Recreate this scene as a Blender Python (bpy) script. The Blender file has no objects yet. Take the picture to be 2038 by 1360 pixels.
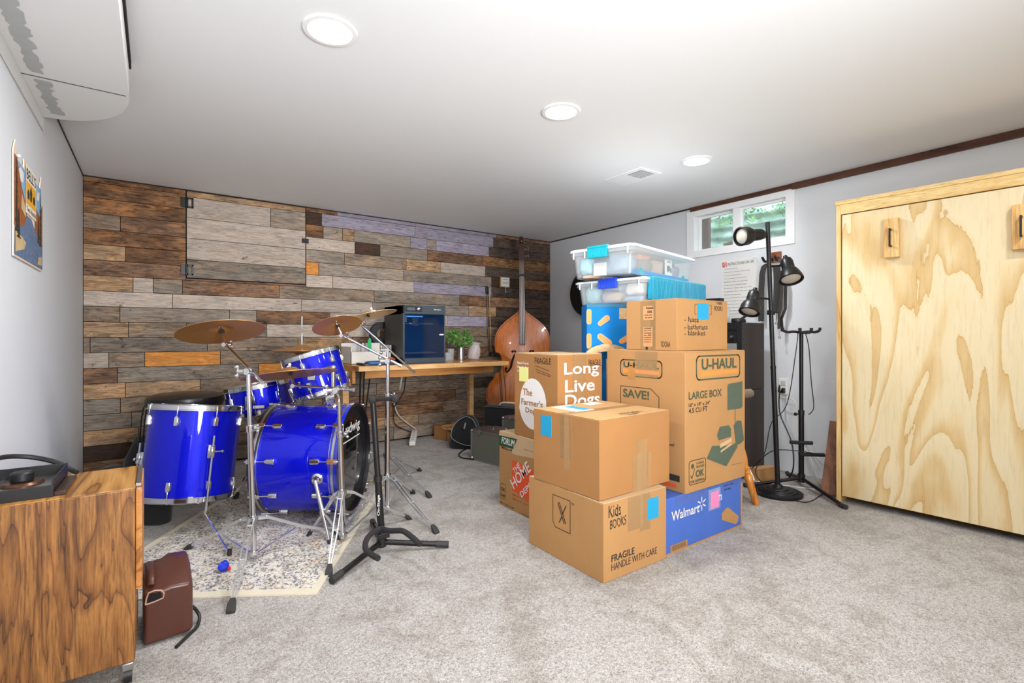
import bpy, math, random
from mathutils import Vector, Matrix, noise
random.seed(7)
sc = bpy.context.scene
COL = sc.collection
# ---------------------------------------------------------------- camera, world, exposure
CH, CX, HY, FP = 0.95, 1019.0, 669.0, 990.0          # camera height, principal column, horizon row, focal length in pixels of the 2038x1360 frame
YAW = math.radians(35.6)
FW = Vector((math.sin(YAW), math.cos(YAW), 0)); RT = Vector((math.cos(YAW), -math.sin(YAW), 0)); UP = Vector((0, 0, 1))
cam = bpy.data.cameras.new('camera'); cam_o = bpy.data.objects.new('camera', cam); COL.objects.link(cam_o)
cam_o.location = (0, 0, CH); cam_o.rotation_euler = (math.pi/2, 0, -YAW)
cam.sensor_width = 36; cam.lens = 36*FP/2038; cam.shift_y = -(680-HY)/2038; cam.clip_start = .02
sc.camera = cam_o
w = bpy.data.worlds.new('daylight'); sc.world = w; w.use_nodes = True
w.node_tree.nodes['Background'].inputs[0].default_value = (.75, .88, 1, 1)
w.node_tree.nodes['Background'].inputs[1].default_value = 3.0
sc.view_settings.view_transform = 'Standard'; sc.view_settings.look = 'None'
sc.view_settings.gamma = 1; sc.view_settings.use_curve_mapping = False
sc.view_settings.exposure = 0.16
LAMP_W = 8.0
def added_fill(loc, rot, w, size, spread=180):                       # unseen fill added behind the viewer in place of a bounced flash
    ul = bpy.data.lights.new('added_fill_light', 'AREA'); ul.shape = 'DISK'; ul.size = size; ul.energy = w; ul.color = (.96, .98, 1); ul.spread = math.radians(spread)
    o = bpy.data.objects.new('added_fill_light', ul); COL.objects.link(o); o.location = loc; o.rotation_euler = rot
added_fill((.15, -1.1, .5), (math.pi, 0, 0), 21, .8)
added_fill((.6, -1.0, 1.05), (math.radians(98), 0, -math.radians(9)), 42, .9, 105)

# room
XL, XR, YB, YF, ZC = -.39, 3.60, 4.31, -2.6, 2.008

def ray(px): return FW + RT*((px-CX)/FP)
def fl(px, py, z=0.0):                      # point of the place at height z seen at that spot of the photo
    d = (CH-z)*FP/(py-HY); p = ray(px)*d; return Vector((p.x, p.y, z))
def at(px, py, d):                          # point at distance d
    p = ray(px)*d; return Vector((p.x, p.y, CH-(py-HY)/FP*d))
def onY(px, py, Y): return at(px, py, Y/ray(px).y)
def onX(px, py, X): return at(px, py, X/ray(px).x)
def K(r, f, z): p = RT*r + FW*f; return Vector((p.x, p.y, z))

# ---------------------------------------------------------------- materials
def hx(h):
    if not isinstance(h, str): return tuple(h)[:3] + (1,)
    h = h.lstrip('#'); c = [int(h[i:i+2], 16)/255 for i in (0, 2, 4)]
    return tuple((x/12.92 if x <= .04045 else ((x+.055)/1.055)**2.4) for x in c) + (1,)
class NT:
    def __init__(s, name):
        s.m = bpy.data.materials.new(name); s.m.use_nodes = True; s.t = s.m.node_tree; s.b = s.t.nodes['Principled BSDF']
        s.tc = None
    def n(s, typ, **kw):
        nd = s.t.nodes.new('ShaderNode'+typ)
        for k, v in kw.items():
            if k in ('ins',):
                for kk, vv in v.items():
                    if isinstance(vv, bpy.types.NodeSocket): s.t.links.new(vv, nd.inputs[kk])
                    else: nd.inputs[kk].default_value = vv
            else: setattr(nd, k, v)
        return nd
    def coord(s, sc_=(1, 1, 1), loc=(0, 0, 0), rot=(0, 0, 0), src='Object'):
        if not s.tc: s.tc = s.n('TexCoord')
        mp = s.n('Mapping', ins={'Vector': s.tc.outputs[src], 'Scale': sc_, 'Location': loc, 'Rotation': rot}); return mp.outputs[0]
    def noise(s, vec, scale, detail=4, rough=.55, dist=0):
        return s.n('TexNoise', ins={'Vector': vec, 'Scale': scale, 'Detail': detail, 'Roughness': rough, 'Distortion': dist}).outputs[0]
    def ramp(s, fac, stops, interp='LINEAR'):
        r = s.n('ValToRGB', ins={0: fac}); e = r.color_ramp.elements; r.color_ramp.interpolation = interp
        e[0].position, e[0].color = stops[0][0], hx(stops[0][1]); e[1].position, e[1].color = stops[-1][0], hx(stops[-1][1])
        for p, c in stops[1:-1]:
            x = e.new(p); x.color = hx(c)
        return r.outputs[0]
    def math(s, op, a, b=0.0, c=None):
        i = {0: a, 1: b}
        if c is not None: i[2] = c
        return s.n('Math', operation=op, ins=i).outputs[0]
    def mix(s, fac, a, b, mode='MIX'):
        m = s.n('Mix', data_type='RGBA', blend_type=mode)
        for k, v in ((0, fac), (6, a), (7, b)):
            if isinstance(v, bpy.types.NodeSocket): s.t.links.new(v, m.inputs[k])
            else: m.inputs[k].default_value = v
        return m.outputs[2]
    def set(s, **kw):
        for k, v in kw.items():
            k = k.replace('_', ' ')
            if isinstance(v, bpy.types.NodeSocket): s.t.links.new(v, s.b.inputs[k])
            else: s.b.inputs[k].default_value = v
        return s
    def bump(s, h, strength=.3, dist=.002):
        b = s.n('Bump', ins={'Strength': strength, 'Distance': dist, 'Height': h}); s.t.links.new(b.outputs[0], s.b.inputs['Normal'])
MATS = {}
def pm(name, col, rough=.5, metal=0.0, var=.12, nscale=25, stretch=(1, 1, 1), bump=0.0, coat=0.0, alpha=1.0, trans=0.0, spec=.5, emit=None, es=0, sheen=0):
    """simple procedural material: base colour broken up by noise"""
    if name in MATS: return MATS[name]
    t = NT(name); c = hx(col)
    nz = t.noise(t.coord(stretch), nscale, 4, .6)
    lo = tuple(x*(1-var) for x in c[:3])+(1,); hi = tuple(min(1, x*(1+var)) for x in c[:3])+(1,)
    t.set(Base_Color=t.mix(nz, lo, hi), Roughness=rough, Metallic=metal, Alpha=alpha)
    t.b.inputs['Coat Weight'].default_value = coat; t.b.inputs['Coat Roughness'].default_value = .06
    t.b.inputs['Transmission Weight'].default_value = trans; t.b.inputs['Specular IOR Level'].default_value = spec
    t.b.inputs['Sheen Weight'].default_value = sheen
    if emit: t.b.inputs['Emission Color'].default_value = hx(emit); t.b.inputs['Emission Strength'].default_value = es
    if bump: t.bump(nz, bump)
    MATS[name] = t.m; return t.m

CHROME = pm('chrome', '#dcdcde', .12, 1, .03)
STEEL = pm('brushed_steel', '#b9b9bb', .28, 1, .08, 60)
ALU = pm('case_aluminium', '#b4b6ba', .35, 1, .05)
BLK = pm('black_satin_metal', '#1b1a1b', .38, .3, .1)
BLKP = pm('black_plastic', '#161617', .45, 0, .1)
RUB = pm('black_rubber', '#2a2827', .7, 0, .15)
FOAM = pm('black_foam', '#232022', .9, 0, .2, 200, bump=.3)
FAB = pm('black_fabric', '#121214', .92, 0, .35, 120, bump=.4, sheen=.2)
STRAP = pm('strap_webbing', '#35322f', .85, 0, .25, 200, bump=.3)
WHT = pm('white_plastic', '#e6e5e1', .4, 0, .03)
WPAINT = pm('white_paint', '#eeeeee', .5, 0, .03)
PAPER = pm('paper', '#dcdad6', .8, 0, .03)
INK = pm('black_ink', '#262223', .8, 0, .1)
GRN = pm('dark_green_ink', '#3f4c36', .8, 0, .15)
GRN2 = pm('green_grey_ink', '#4d5849', .8, 0, .15)
ORG = pm('orange_ink', '#e8853a', .8, 0, .08)
HDO = pm('red_orange_ink', '#dd4f22', .8, 0, .08)
WINK = pm('white_ink', '#e3ddd9', .8, 0, .04)
TEALN = pm('teal_note', '#1892bd', .7, 0, .04)
PINK = pm('pink_note', '#ea7fb0', .7, 0, .03)
YEL = pm('yellow_note', '#e4e28f', .7, 0, .03)
RED = pm('red_ink', '#c23a2a', .7, 0, .1)
WALL = None
def painted(name, col, bump=.05):
    t = NT(name); v = t.coord(); c = hx(col)
    n1 = t.noise(v, 3, 3); n2 = t.noise(v, 160, 2)
    t.set(Base_Color=t.mix(n1, tuple(x*.97 for x in c[:3])+(1,), c), Roughness=.75); t.bump(n2, bump, .001); return t.m
WALL = painted('grey_wall_paint', '#d6d8db'); CEIL = painted('white_ceiling_paint', '#eaebec'); BACKW = painted('rear_wall_paint', '#dededc')
SOFM = painted('soffit_paint', '#e2e2e0')

def carpet_mat():
    t = NT('grey_carpet'); v = t.coord()
    a = t.noise(v, 330, 2, .7); b = t.noise(v, 120, 3, .7); c = t.noise(v, 3.5, 4, .6, 1.2); c2 = t.noise(v, 14, 4, .65, .6)
    f = t.math('ADD', t.math('MULTIPLY', a, .62), t.math('MULTIPLY', b, .38))
    col = t.ramp(f, [(.33, '#544d47'), (.43, '#89837c'), (.53, '#b0aaa4'), (.66, '#cfcbc6')])
    pa = t.ramp(t.math('ADD', t.math('MULTIPLY', c, .6), t.math('MULTIPLY', c2, .4)), [(.40, '#b5a89b'), (.47, '#dcd5cd'), (.54, '#ffffff')])
    t.set(Base_Color=t.mix(.5, col, pa, 'MULTIPLY'), Roughness=.95); t.b.inputs['Sheen Weight'].default_value = .2
    t.bump(f, .9, .006); return t.m
CARPET = carpet_mat()

def plank_mat():
    t = NT('reclaimed_planks')
    at_ = t.n('Attribute', attribute_name='tone'); off = t.n('Attribute', attribute_name='offs')
    tc = t.n('TexCoord'); ad = t.n('VectorMath', operation='ADD', ins={0: tc.outputs['Object'], 1: off.outputs['Vector']})
    def mp(s): return t.n('Mapping', ins={'Vector': ad.outputs[0], 'Scale': s}).outputs[0]
    wild = t.n('Attribute', attribute_name='wild').outputs['Fac']
    fine = t.noise(mp((3, 1, 70)), 3, 6, .7, .5); med = t.noise(mp((2.2, 1, 13)), 3.2, 6, .72, 1.6); blot = t.noise(mp((2.0, 1, 6)), 2.6, 5, .75, .8); big = t.noise(mp((1.6, 1, 3)), 2.2, 3, .6, .3)
    spk = t.noise(mp((26, 1, 60)), 4, 3, .8)
    base = at_.outputs['Color']
    g = t.ramp(fine, [(.3, (.3, .27, .25)), (.44, (.88, .87, .86)), (.62, (1.22, 1.22, 1.22))])
    c1 = t.mix(.75, base, g, 'MULTIPLY')
    m = t.ramp(med, [(.34, (.10, .075, .06)), (.43, (.5, .45, .42)), (.5, (.98, .96, .94)), (.62, (1.4, 1.38, 1.35))])
    c2 = t.mix(t.math('ADD', .28, t.math('MULTIPLY', wild, .62)), c1, m, 'MULTIPLY')
    gold = t.mix(1.0, c2, (1.75, 1.38, .92, 1), 'MULTIPLY'); dark = t.mix(1.0, c2, (.5, .46, .44, 1), 'MULTIPLY')
    c3 = t.mix(t.math('MULTIPLY', t.ramp(blot, [(.48, (0, 0, 0)), (.60, (1, 1, 1))]), t.math('MULTIPLY', wild, .85)), c2, gold)
    c3 = t.mix(t.math('MULTIPLY', t.ramp(big, [(.40, (1, 1, 1)), (.50, (0, 0, 0))]), t.math('MULTIPLY', wild, .75)), c3, dark)
    kn_ = t.n('TexVoronoi', ins={'Vector': t.n('VectorMath', operation='ADD', ins={0: mp((1.3, 1, 3.6)), 1: t.n('TexNoise', ins={'Vector': mp((3, 1, 6)), 'Scale': 2.0}).outputs[1]}).outputs[0], 'Scale': 1.5}).outputs['Distance']
    kr = t.ramp(kn_, [(.035, (.30, .2, .12)), (.055, (.16, .11, .08)), (.075, (.8, .75, .7)), (.09, (.6, .55, .5)), (.105, (1, 1, 1))])
    c3 = t.mix(.8, c3, kr, 'MULTIPLY')
    s2 = t.ramp(spk, [(.28, (.10, .08, .06)), (.35, (1, 1, 1))])
    t.set(Base_Color=t.mix(.85, c3, s2, 'MULTIPLY'), Roughness=.62); t.b.inputs['Specular IOR Level'].default_value = .35
    t.bump(t.math('ADD', fine, med), .6, .004); return t.m
PLANK = plank_mat()

def grainwood(name, c0, c1, c2, axis='Z', scale=1.0, rough=.4, wave=6, dist=5, coat=0.0):
    """long grain along axis; bands from distorted noise"""
    if name in MATS: return MATS[name]
    t = NT(name); s = {'X': (.12, 1, 1), 'Y': (1, .12, 1), 'Z': (1, 1, .12)}[axis]; s2 = {'X': (.03, 1, 1), 'Y': (1, .03, 1), 'Z': (1, 1, .03)}[axis]
    v = t.coord(tuple(x*scale for x in s))
    big = t.noise(v, 6, 2, .5, .6); fr = t.math('FRACT', t.math('MULTIPLY', big, wave))
    st = t.noise(t.coord(tuple(x*scale for x in s2)), 130, 3, .7)
    col = t.ramp(fr, [(0, c0), (.12, c1), (.6, c2), (.93, c1), (1, c0)])
    f2 = t.ramp(st, [(.32, (.55, .5, .45)), (.5, (.95, .95, .95)), (.7, (1.18, 1.18, 1.15))])
    t.set(Base_Color=t.mix(.75, col, f2, 'MULTIPLY'), Roughness=rough); t.b.inputs['Coat Weight'].default_value = coat
    t.bump(st, .08, .001); MATS[name] = t.m; return t.m
def veneer():
    t = NT('walnut_veneer'); v = t.coord((1.3, 1.3, .17)); big = t.noise(v, 6.5, 3, .55, .8)
    fr = t.math('FRACT', t.math('MULTIPLY', big, 9)); st = t.noise(t.coord((1, 1, .05)), 240, 4, .75); md = t.noise(t.coord((1, 1, .09)), 45, 3, .7)
    col = t.ramp(fr, [(0, '#3f2411'), (.05, '#70451f'), (.3, '#8a5a2a'), (.75, '#966633'), (1, '#7d5026')])
    f2 = t.ramp(st, [(.36, (.45, .4, .35)), (.47, (.9, .88, .86)), (.65, (1.25, 1.22, 1.18))]); f3 = t.ramp(md, [(.36, (.6, .56, .52)), (.5, (1, 1, 1)), (.66, (1.15, 1.12, 1.05))])
    t.set(Base_Color=t.mix(.85, t.mix(.85, col, f2, 'MULTIPLY'), f3, 'MULTIPLY'), Roughness=.42); t.b.inputs['Coat Weight'].default_value = .15
    return t.m
def plywood_mat():
    t = NT('pine_plywood'); v = t.coord((1, 1, .24), (1.3, 2.4, .7))
    big = t.noise(v, 2.6, 2.5, .5, .9); jag = t.noise(t.coord((1, 1, .1)), 70, 3, .7); wob = t.noise(t.coord(), 14, 3)
    s = t.math('ADD', t.math('MULTIPLY', big, 8.5), t.math('ADD', t.math('MULTIPLY', jag, .16), t.math('MULTIPLY', wob, .1)))
    fr = t.math('FRACT', s)
    col = t.ramp(fr, [(0, '#c29a60'), (.025, '#d0ae76'), (.2, '#d8bb88'), (.34, '#dec698'), (.44, '#e0cca2'), (.9, '#e2d0aa'), (1, '#dfca9e')])
    f2 = t.ramp(jag, [(.35, (.86, .84, .8)), (.5, (1, 1, 1))])
    knot = t.n('TexVoronoi', ins={'Vector': t.coord((1, 1, .6), (.3, .2, .1)), 'Scale': 4.5}).outputs['Distance']
    kc = t.ramp(knot, [(.0, '#7a4a22'), (.035, '#c08c4a'), (.06, '#ffffff')])
    t.set(Base_Color=t.mix(.5, t.mix(.5, col, f2, 'MULTIPLY'), kc, 'MULTIPLY'), Roughness=.6); t.b.inputs['Specular IOR Level'].default_value = .3
    return t.m
PLY = plywood_mat()
PINE = grainwood('pine_edge', '#c79350', '#dbae6a', '#e9c88a', 'Y', 2, .6, 3)
PINEZ = grainwood('pine_upright', '#c79350', '#dbae6a', '#e3bf82', 'Z', 2, .6, 3)
DESK = grainwood('honey_desk_wood', '#b87436', '#cc8b4a', '#d99e5e', 'X', 1.5, .35, 3, coat=.2)
DESKE = grainwood('pale_desk_edge', '#cf9d62', '#dfb27a', '#ecc690', 'X', 1.5, .5, 2)
VENX = veneer()
DARKT = grainwood('dark_stained_trim', '#33190e', '#4a281a', '#5e3826', 'Y', 3, .5, 3)
BASSW = grainwood('orange_bass_varnish', '#a24a18', '#bb5f22', '#cc7230', 'Z', .5, .28, 1, coat=.5)
BASSR = grainwood('dark_bass_rib', '#4f1a0a', '#6d280f', '#7d3415', 'Z', .8, .25, 2, coat=.5)
FBW = grainwood('rosewood_fingerboard', '#35211b', '#4e362d', '#6e5248', 'Z', 2, .35, 3)
TURN = grainwood('amber_turned_wood', '#a9621b', '#c87b2a', '#d88d38', 'Z', 2, .35, 3, coat=.3)
PALEW = grainwood('pale_chair_wood', '#c69a64', '#d8b07a', '#e2bf8c', 'X', 2, .5, 2)
BRNW = grainwood('brown_board', '#5a3015', '#7a4522', '#8c5530', 'Z', 2, .45, 4)

def cardboard(name, col, dark=.86):
    t = NT(name); c = hx(col); v = t.coord()
    a = t.noise(v, 5, 4, .6, .4); b = t.noise(t.coord((1, 1, 1)), 220, 2, .6)
    f = t.math('ADD', t.math('MULTIPLY', a, .75), t.math('MULTIPLY', b, .25))
    t.set(Base_Color=t.mix(f, tuple(x*dark*.95 for x in c[:3])+(1,), tuple(x*1.1 for x in c[:3])+(1,)), Roughness=.8); t.b.inputs['Specular IOR Level'].default_value = .25
    t.bump(a, .1, .003); return t.m
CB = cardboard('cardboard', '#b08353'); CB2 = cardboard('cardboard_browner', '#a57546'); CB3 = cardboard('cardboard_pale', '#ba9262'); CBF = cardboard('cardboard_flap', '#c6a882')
CBBL = cardboard('blue_printed_card', '#4666b4', .9); CBSKY = cardboard('sky_blue_printed_card', '#0c78c4', .92)
CBE = pm('cardboard_cut_edge', '#8a6038', .9); SEAM = pm('carton_seam_gap', '#3a2718', .9)
TAPE = pm('clear_packing_tape', '#c9a272', .14, 0, .15, 40, alpha=.38, bump=.4); TAPEB = pm('brown_packing_tape', '#c08a4e', .25, 0, .2, 30, alpha=.75)

def blue_sparkle():
    t = NT('blue_sparkle_wrap'); n = t.n('TexVoronoi', ins={'Vector': t.coord(), 'Scale': 900}).outputs['Distance']
    nn = t.noise(t.coord(), 7, 2)
    t.set(Base_Color=t.mix(t.ramp(n, [(.1, (1, 1, 1)), (.5, (0, 0, 0))]), hx('#0008b4'), hx('#0418e0')), Roughness=.4, Metallic=.3)
    t.b.inputs['Coat Weight'].default_value = .8; t.b.inputs['Coat Roughness'].default_value = .03; t.b.inputs['Specular IOR Level'].default_value = .1
    return t.m
BLUE = blue_sparkle()
def bronze(name, col):
    t = NT(name); g = t.noise(t.coord(), 60, 3)
    t.set(Base_Color=t.mix(g, hx(col), tuple(x*1.25 for x in hx(col)[:3])+(1,)), Metallic=.5, Roughness=.34)
    return t.m
BRZ = bronze('bronze_cymbal', '#b07a44'); BRZ2 = bronze('bright_brass_cymbal', '#d3b27c')
MIRR = pm('glossy_black_drum_head', '#0c0d10', .08, 0, .1, coat=1); DHEAD = pm('dark_drum_head', '#2b2320', .3, 0, .2); WHEAD = pm('white_coated_head', '#dddad2', .6)
CLEAR = pm('clear_plastic', '#e9f0f4', .12, 0, .02, alpha=.15); FROST = pm('frosted_lid_plastic', '#eef3f6', .35, 0, .02, alpha=.82)
FROST2 = pm('milky_tub_plastic', '#e4eef2', .25, 0, .05, alpha=.24)
GLASS = pm('window_glass', '#dfe9e6', .03, 0, .02, alpha=.12); SMOKE = pm('smoked_glass_door', '#0a2a50', .05, 0, .1, alpha=.38)

def rug_mat():
    t = NT('faded_patterned_rug'); v = t.coord()
    a = t.noise(v, 95, 3, .8, .3); b = t.noise(v, 9, 4, .6, .5); c = t.noise(t.coord(loc=(4, 2, 0)), 16, 3, .6); d = t.noise(t.coord(loc=(9, 1, 0)), 13, 3, .6)
    sx = t.n('SeparateXYZ', ins={0: t.coord()})
    base = t.ramp(b, [(.3, '#b8afa2'), (.5, '#d4ccc0'), (.7, '#e2dcd2')])
    base = t.mix(t.ramp(c, [(.56, (0, 0, 0)), (.70, (.6, .6, .6))]), base, hx('#9a9fb4'))
    base = t.mix(t.ramp(d, [(.55, (0, 0, 0)), (.72, (.7, .7, .7))]), base, hx('#d2a878'))
    # darker lines of the woven border repeat every 9 cm near the edges
    wv = t.n('TexWave', ins={'Vector': t.coord((1, 1, 1)), 'Scale': 3.6, 'Distortion': 1.2, 'Detail': 2}).outputs[1]
    wy = t.n('TexWave', bands_direction='Y', ins={'Vector': t.coord((1, 1, 1)), 'Scale': 3.6, 'Distortion': 1.2, 'Detail': 2}).outputs[1]
    thr = t.math('SUBTRACT', .44, t.math('MULTIPLY', t.math('MAXIMUM', wv, wy), -.035))
    dark = t.math('LESS_THAN', a, thr)
    t.set(Base_Color=t.mix(t.math('MULTIPLY', dark, .85), base, hx('#3c3a42')), Roughness=.95); t.bump(a, .4, .002); return t.m
RUGM = rug_mat(); RUGE = pm('rug_binding', '#cfc4ae', .9)

# ---------------------------------------------------------------- mesh builder
FONT = {}
def text_geo(s, bold=0.0):
    k = (s, bold)
    if k not in FONT:
        cu = bpy.data.curves.new('lettering', 'FONT'); cu.body = s; cu.offset = bold*.55; cu.resolution_u = 3; cu.align_x = 'LEFT'
        o = bpy.data.objects.new('lettering', cu); me = bpy.data.meshes.new_from_object(o)
        vs = [v.co.copy() for v in me.vertices]; fs = [tuple(p.vertices) for p in me.polygons]
        bpy.data.objects.remove(o); bpy.data.meshes.remove(me); bpy.data.curves.remove(cu)
        FONT[k] = (vs, fs)
    return FONT[k]
class Fr:                                            # a flat frame: origin, right, up -> outward normal
    def __init__(s, o, u, v): s.o = Vector(o); s.u = Vector(u).normalized(); s.v = Vector(v).normalized(); s.n = s.u.cross(s.v).normalized()
    def __call__(s, a, b, c=0.0): return s.o + s.u*a + s.v*b + s.n*c
WORLD = Fr((0, 0, 0), (1, 0, 0), (0, 1, 0))
class MB:
    def __init__(s): s.v = []; s.f = []; s.attr = []
    def add(s, vs, fs):
        n = len(s.v); s.v += [Vector(x) for x in vs]; s.f += [tuple(n+i for i in f) for f in fs]; return s
    def box(s, a, b, F=None):
        (x0, y0, z0), (x1, y1, z1) = a, b
        c = [(x0, y0, z0), (x1, y0, z0), (x1, y1, z0), (x0, y1, z0), (x0, y0, z1), (x1, y0, z1), (x1, y1, z1), (x0, y1, z1)]
        if F: c = [F(*p) for p in c]
        return s.add(c, [(0, 3, 2, 1), (4, 5, 6, 7), (0, 1, 5, 4), (1, 2, 6, 5), (2, 3, 7, 6), (3, 0, 4, 7)])
    def loop(s, rings, closed=True, cap=True):
        k = len(rings[0]); n = len(s.v)
        for r in rings: s.v += [Vector(p) for p in r]
        for i in range(len(rings)-1):
            for j in range(k if closed else k-1):
                a = n+i*k+j; b = n+i*k+(j+1) % k; s.f.append((a, b, b+k, a+k))
        if cap and closed: s.f.append(tuple(n+j for j in range(k))[::-1]); s.f.append(tuple(n+(len(rings)-1)*k+j for j in range(k)))
        return s
    def lathe(s, o, ax, prof, seg=24, cap=True):      # prof: (radius, distance along ax)
        o = Vector(o); ax = Vector(ax).normalized(); t = Vector((0, 0, 1)) if abs(ax.z) < .9 else Vector((1, 0, 0))
        e1 = ax.cross(t).normalized(); e2 = ax.cross(e1)
        return s.loop([[o+ax*h+(e1*math.cos(2*math.pi*j/seg)+e2*math.sin(2*math.pi*j/seg))*max(r, 1e-5) for j in range(seg)] for r, h in prof], cap=cap)
    def cyl(s, p0, p1, r0, r1=None, seg=14):
        p0, p1 = Vector(p0), Vector(p1); r1 = r0 if r1 is None else r1
        return s.lathe(p0, p1-p0, [(r0, 0), (r1, (p1-p0).length)], seg)
    def ring(s, o, ax, r_in, r_out, h, seg=40):       # a hoop
        return s.lathe(o, ax, [(r_in, 0), (r_out, 0), (r_out, h), (r_in, h), (r_in, 0)], seg, cap=False)
    def tube(s, pts, r, seg=8, smooth=4):
        P = [Vector(p) for p in pts]
        if smooth and len(P) > 2:
            Q = []
            for i in range(len(P)-1):
                a, b, c, d = P[max(i-1, 0)], P[i], P[i+1], P[min(i+2, len(P)-1)]
                for k in range(smooth):
                    t = k/smooth; Q.append(.5*((2*b)+(c-a)*t+(2*a-5*b+4*c-d)*t*t+(3*b-a-3*c+d)*t**3))
            Q.append(P[-1]); P = Q
        rings = []; e = None
        for i, p in enumerate(P):
            d = (P[min(i+1, len(P)-1)]-P[max(i-1, 0)]).normalized()
            if e is None: e = d.cross(Vector((.3, .2, 1))).normalized()
            e = (e-d*e.dot(d)).normalized(); g = d.cross(e); rr = r(i/(len(P)-1)) if callable(r) else r
            rings.append([p+(e*math.cos(2*math.pi*j/seg)+g*math.sin(2*math.pi*j/seg))*rr for j in range(seg)])
        return s.loop(rings)
    def strip(s, pts, wdir, wd, th=.002):             # a flat ribbon
        P = [Vector(p) for p in pts]; wv = Vector(wdir).normalized()*wd/2; rings = []
        for i, p in enumerate(P):
            d = (P[min(i+1, len(P)-1)]-P[max(i-1, 0)]).normalized(); nn = d.cross(wv).normalized()*th/2
            rings.append([p-wv-nn, p+wv-nn, p+wv+nn, p-wv+nn])
        return s.loop(rings)
    def sphere(s, c, r, seg=16, n=10, sc_=(1, 1, 1)):
        c = Vector(c); rings = []
        for i in range(n+1):
            a = math.pi*i/n; z = -math.cos(a); q = max(math.sin(a), 1e-4)
            rings.append([c+Vector((math.cos(2*math.pi*j/seg)*q*sc_[0], math.sin(2*math.pi*j/seg)*q*sc_[1], z*sc_[2]))*r for j in range(seg)])
        return s.loop(rings)
    def prism(s, poly, F, t0, t1):                    # polygon in frame F, from depth t0 to t1 along the normal
        n = len(poly); vs = [F(x, y, t0) for x, y in poly]+[F(x, y, t1) for x, y in poly]
        fs = [tuple(range(n))[::-1], tuple(range(n, 2*n))]+[(i, (i+1) % n, (i+1) % n+n, i+n) for i in range(n)]
        return s.add(vs, fs)
    def flat(s, poly, F, h=.0008): return s.add([F(x, y, h) for x, y in poly], [tuple(range(len(poly)))])
    def rect(s, u0, v0, u1, v1, F, h=.0008): return s.flat([(u0, v0), (u1, v0), (u1, v1), (u0, v1)], F, h)
    def line(s, pts, wd, F, h=.001, close=False):
        pts = list(pts)+([pts[0]] if close else [])
        for a, b in zip(pts, pts[1:]):
            d = Vector((b[0]-a[0], b[1]-a[1])); L = d.length
            if L < 1e-6: continue
            d /= L; p = Vector((-d.y, d.x))*wd/2; e = d*wd*.35
            s.flat([(a[0]-p.x-e.x, a[1]-p.y-e.y), (b[0]-p.x+e.x, b[1]-p.y+e.y), (b[0]+p.x+e.x, b[1]+p.y+e.y), (a[0]+p.x-e.x, a[1]+p.y-e.y)], F, h)
        return s
    def text(s, st, u0, v0, u1, v1, F, bold=.0, h=.001, jig=0.0, shear=0.0, mirror=False):
        vs, fs = text_geo(st, bold)
        xs = [p.x for p in vs]; ys = [p.y for p in vs]; a0, a1, b0, b1 = min(xs), max(xs), min(ys), max(ys)
        out = []
        for p in vs:
            x = (p.x-a0)/(a1-a0); y = (p.y-b0)/(b1-b0)
            if mirror: x, y = 1-x, 1-y               # written upside down
            y += jig*math.sin(x*23+v0*50)*.12; x += shear*y*.1
            out.append(F(u0+(u1-u0)*x, v0+(v1-v0)*y, h))
        return s.add(out, fs)
    def build(s, name, mat, parent=None, bevel=0.0, seg=2, sharp=35, local=False, **kw):
        me = bpy.data.meshes.new(name); vs = s.v
        if parent is not None and not local:
            r = parent
            while r.parent: r = r.parent
            inv = (Matrix.Translation(r.location) @ r.rotation_euler.to_matrix().to_4x4()).inverted(); vs = [inv @ p for p in vs]
        elif parent is None and not local and vs:     # a one-mesh thing: origin at its base
            lo = Vector([min(p[i] for p in vs) for i in range(3)]); hi = Vector([max(p[i] for p in vs) for i in range(3)])
            org = Vector(((lo.x+hi.x)/2, (lo.y+hi.y)/2, lo.z)); vs = [p-org for p in vs]
        me.from_pydata([tuple(p) for p in vs], [], s.f); me.validate(); me.update()
        me.shade_smooth(); me.set_sharp_from_angle(angle=math.radians(sharp))
        o = bpy.data.objects.new(name, me); COL.objects.link(o); me.materials.append(mat)
        if parent is not None: o.parent = parent
        elif not local: o.location = org
        if bevel:
            b = o.modifiers.new('bevel', 'BEVEL'); b.width = bevel; b.segments = seg; b.limit_method = 'ANGLE'; b.angle_limit = math.radians(40); b.harden_normals = False
        for k, v in kw.items(): o[k] = v
        return o
def picture_frame(m, lo, hi, wd, P, depth):           # one continuous rectangular frame; wd = left, bottom, right, top widths
    (a0, b0), (a1, b1) = lo, hi; l, bt, r, tp = wd
    o_ = [(a0, b0), (a1, b0), (a1, b1), (a0, b1)]; i_ = [(a0+l, b0+bt), (a1-r, b0+bt), (a1-r, b1-tp), (a0+l, b1-tp)]
    return m.loop([[P(x, y, 0) for x, y in o_], [P(x, y, depth) for x, y in o_], [P(x, y, depth) for x, y in i_], [P(x, y, 0) for x, y in i_], [P(x, y, 0) for x, y in o_]], cap=False)
def thing(name, label, cat, loc=(0, 0, 0), rz=0.0, group=None):
    o = bpy.data.objects.new(name, None); COL.objects.link(o); o.location = loc; o.rotation_euler = (0, 0, rz); o.empty_display_size = .05
    o['label'] = label; o['category'] = cat
    if group: o['group'] = group
    return o
def tag(o, label, cat, group=None):
    o['label'] = label; o['category'] = cat
    if group: o['group'] = group
    return o
def struct(o): o['kind'] = 'structure'; return o
def localF(root, o, u, v):                            # frame given in a thing's own axes, returned in world
    M = Matrix.Translation(root.location) @ root.rotation_euler.to_matrix().to_4x4(); R = M.to_3x3()
    return Fr(M @ Vector(o), R @ Vector(u), R @ Vector(v))
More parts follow.
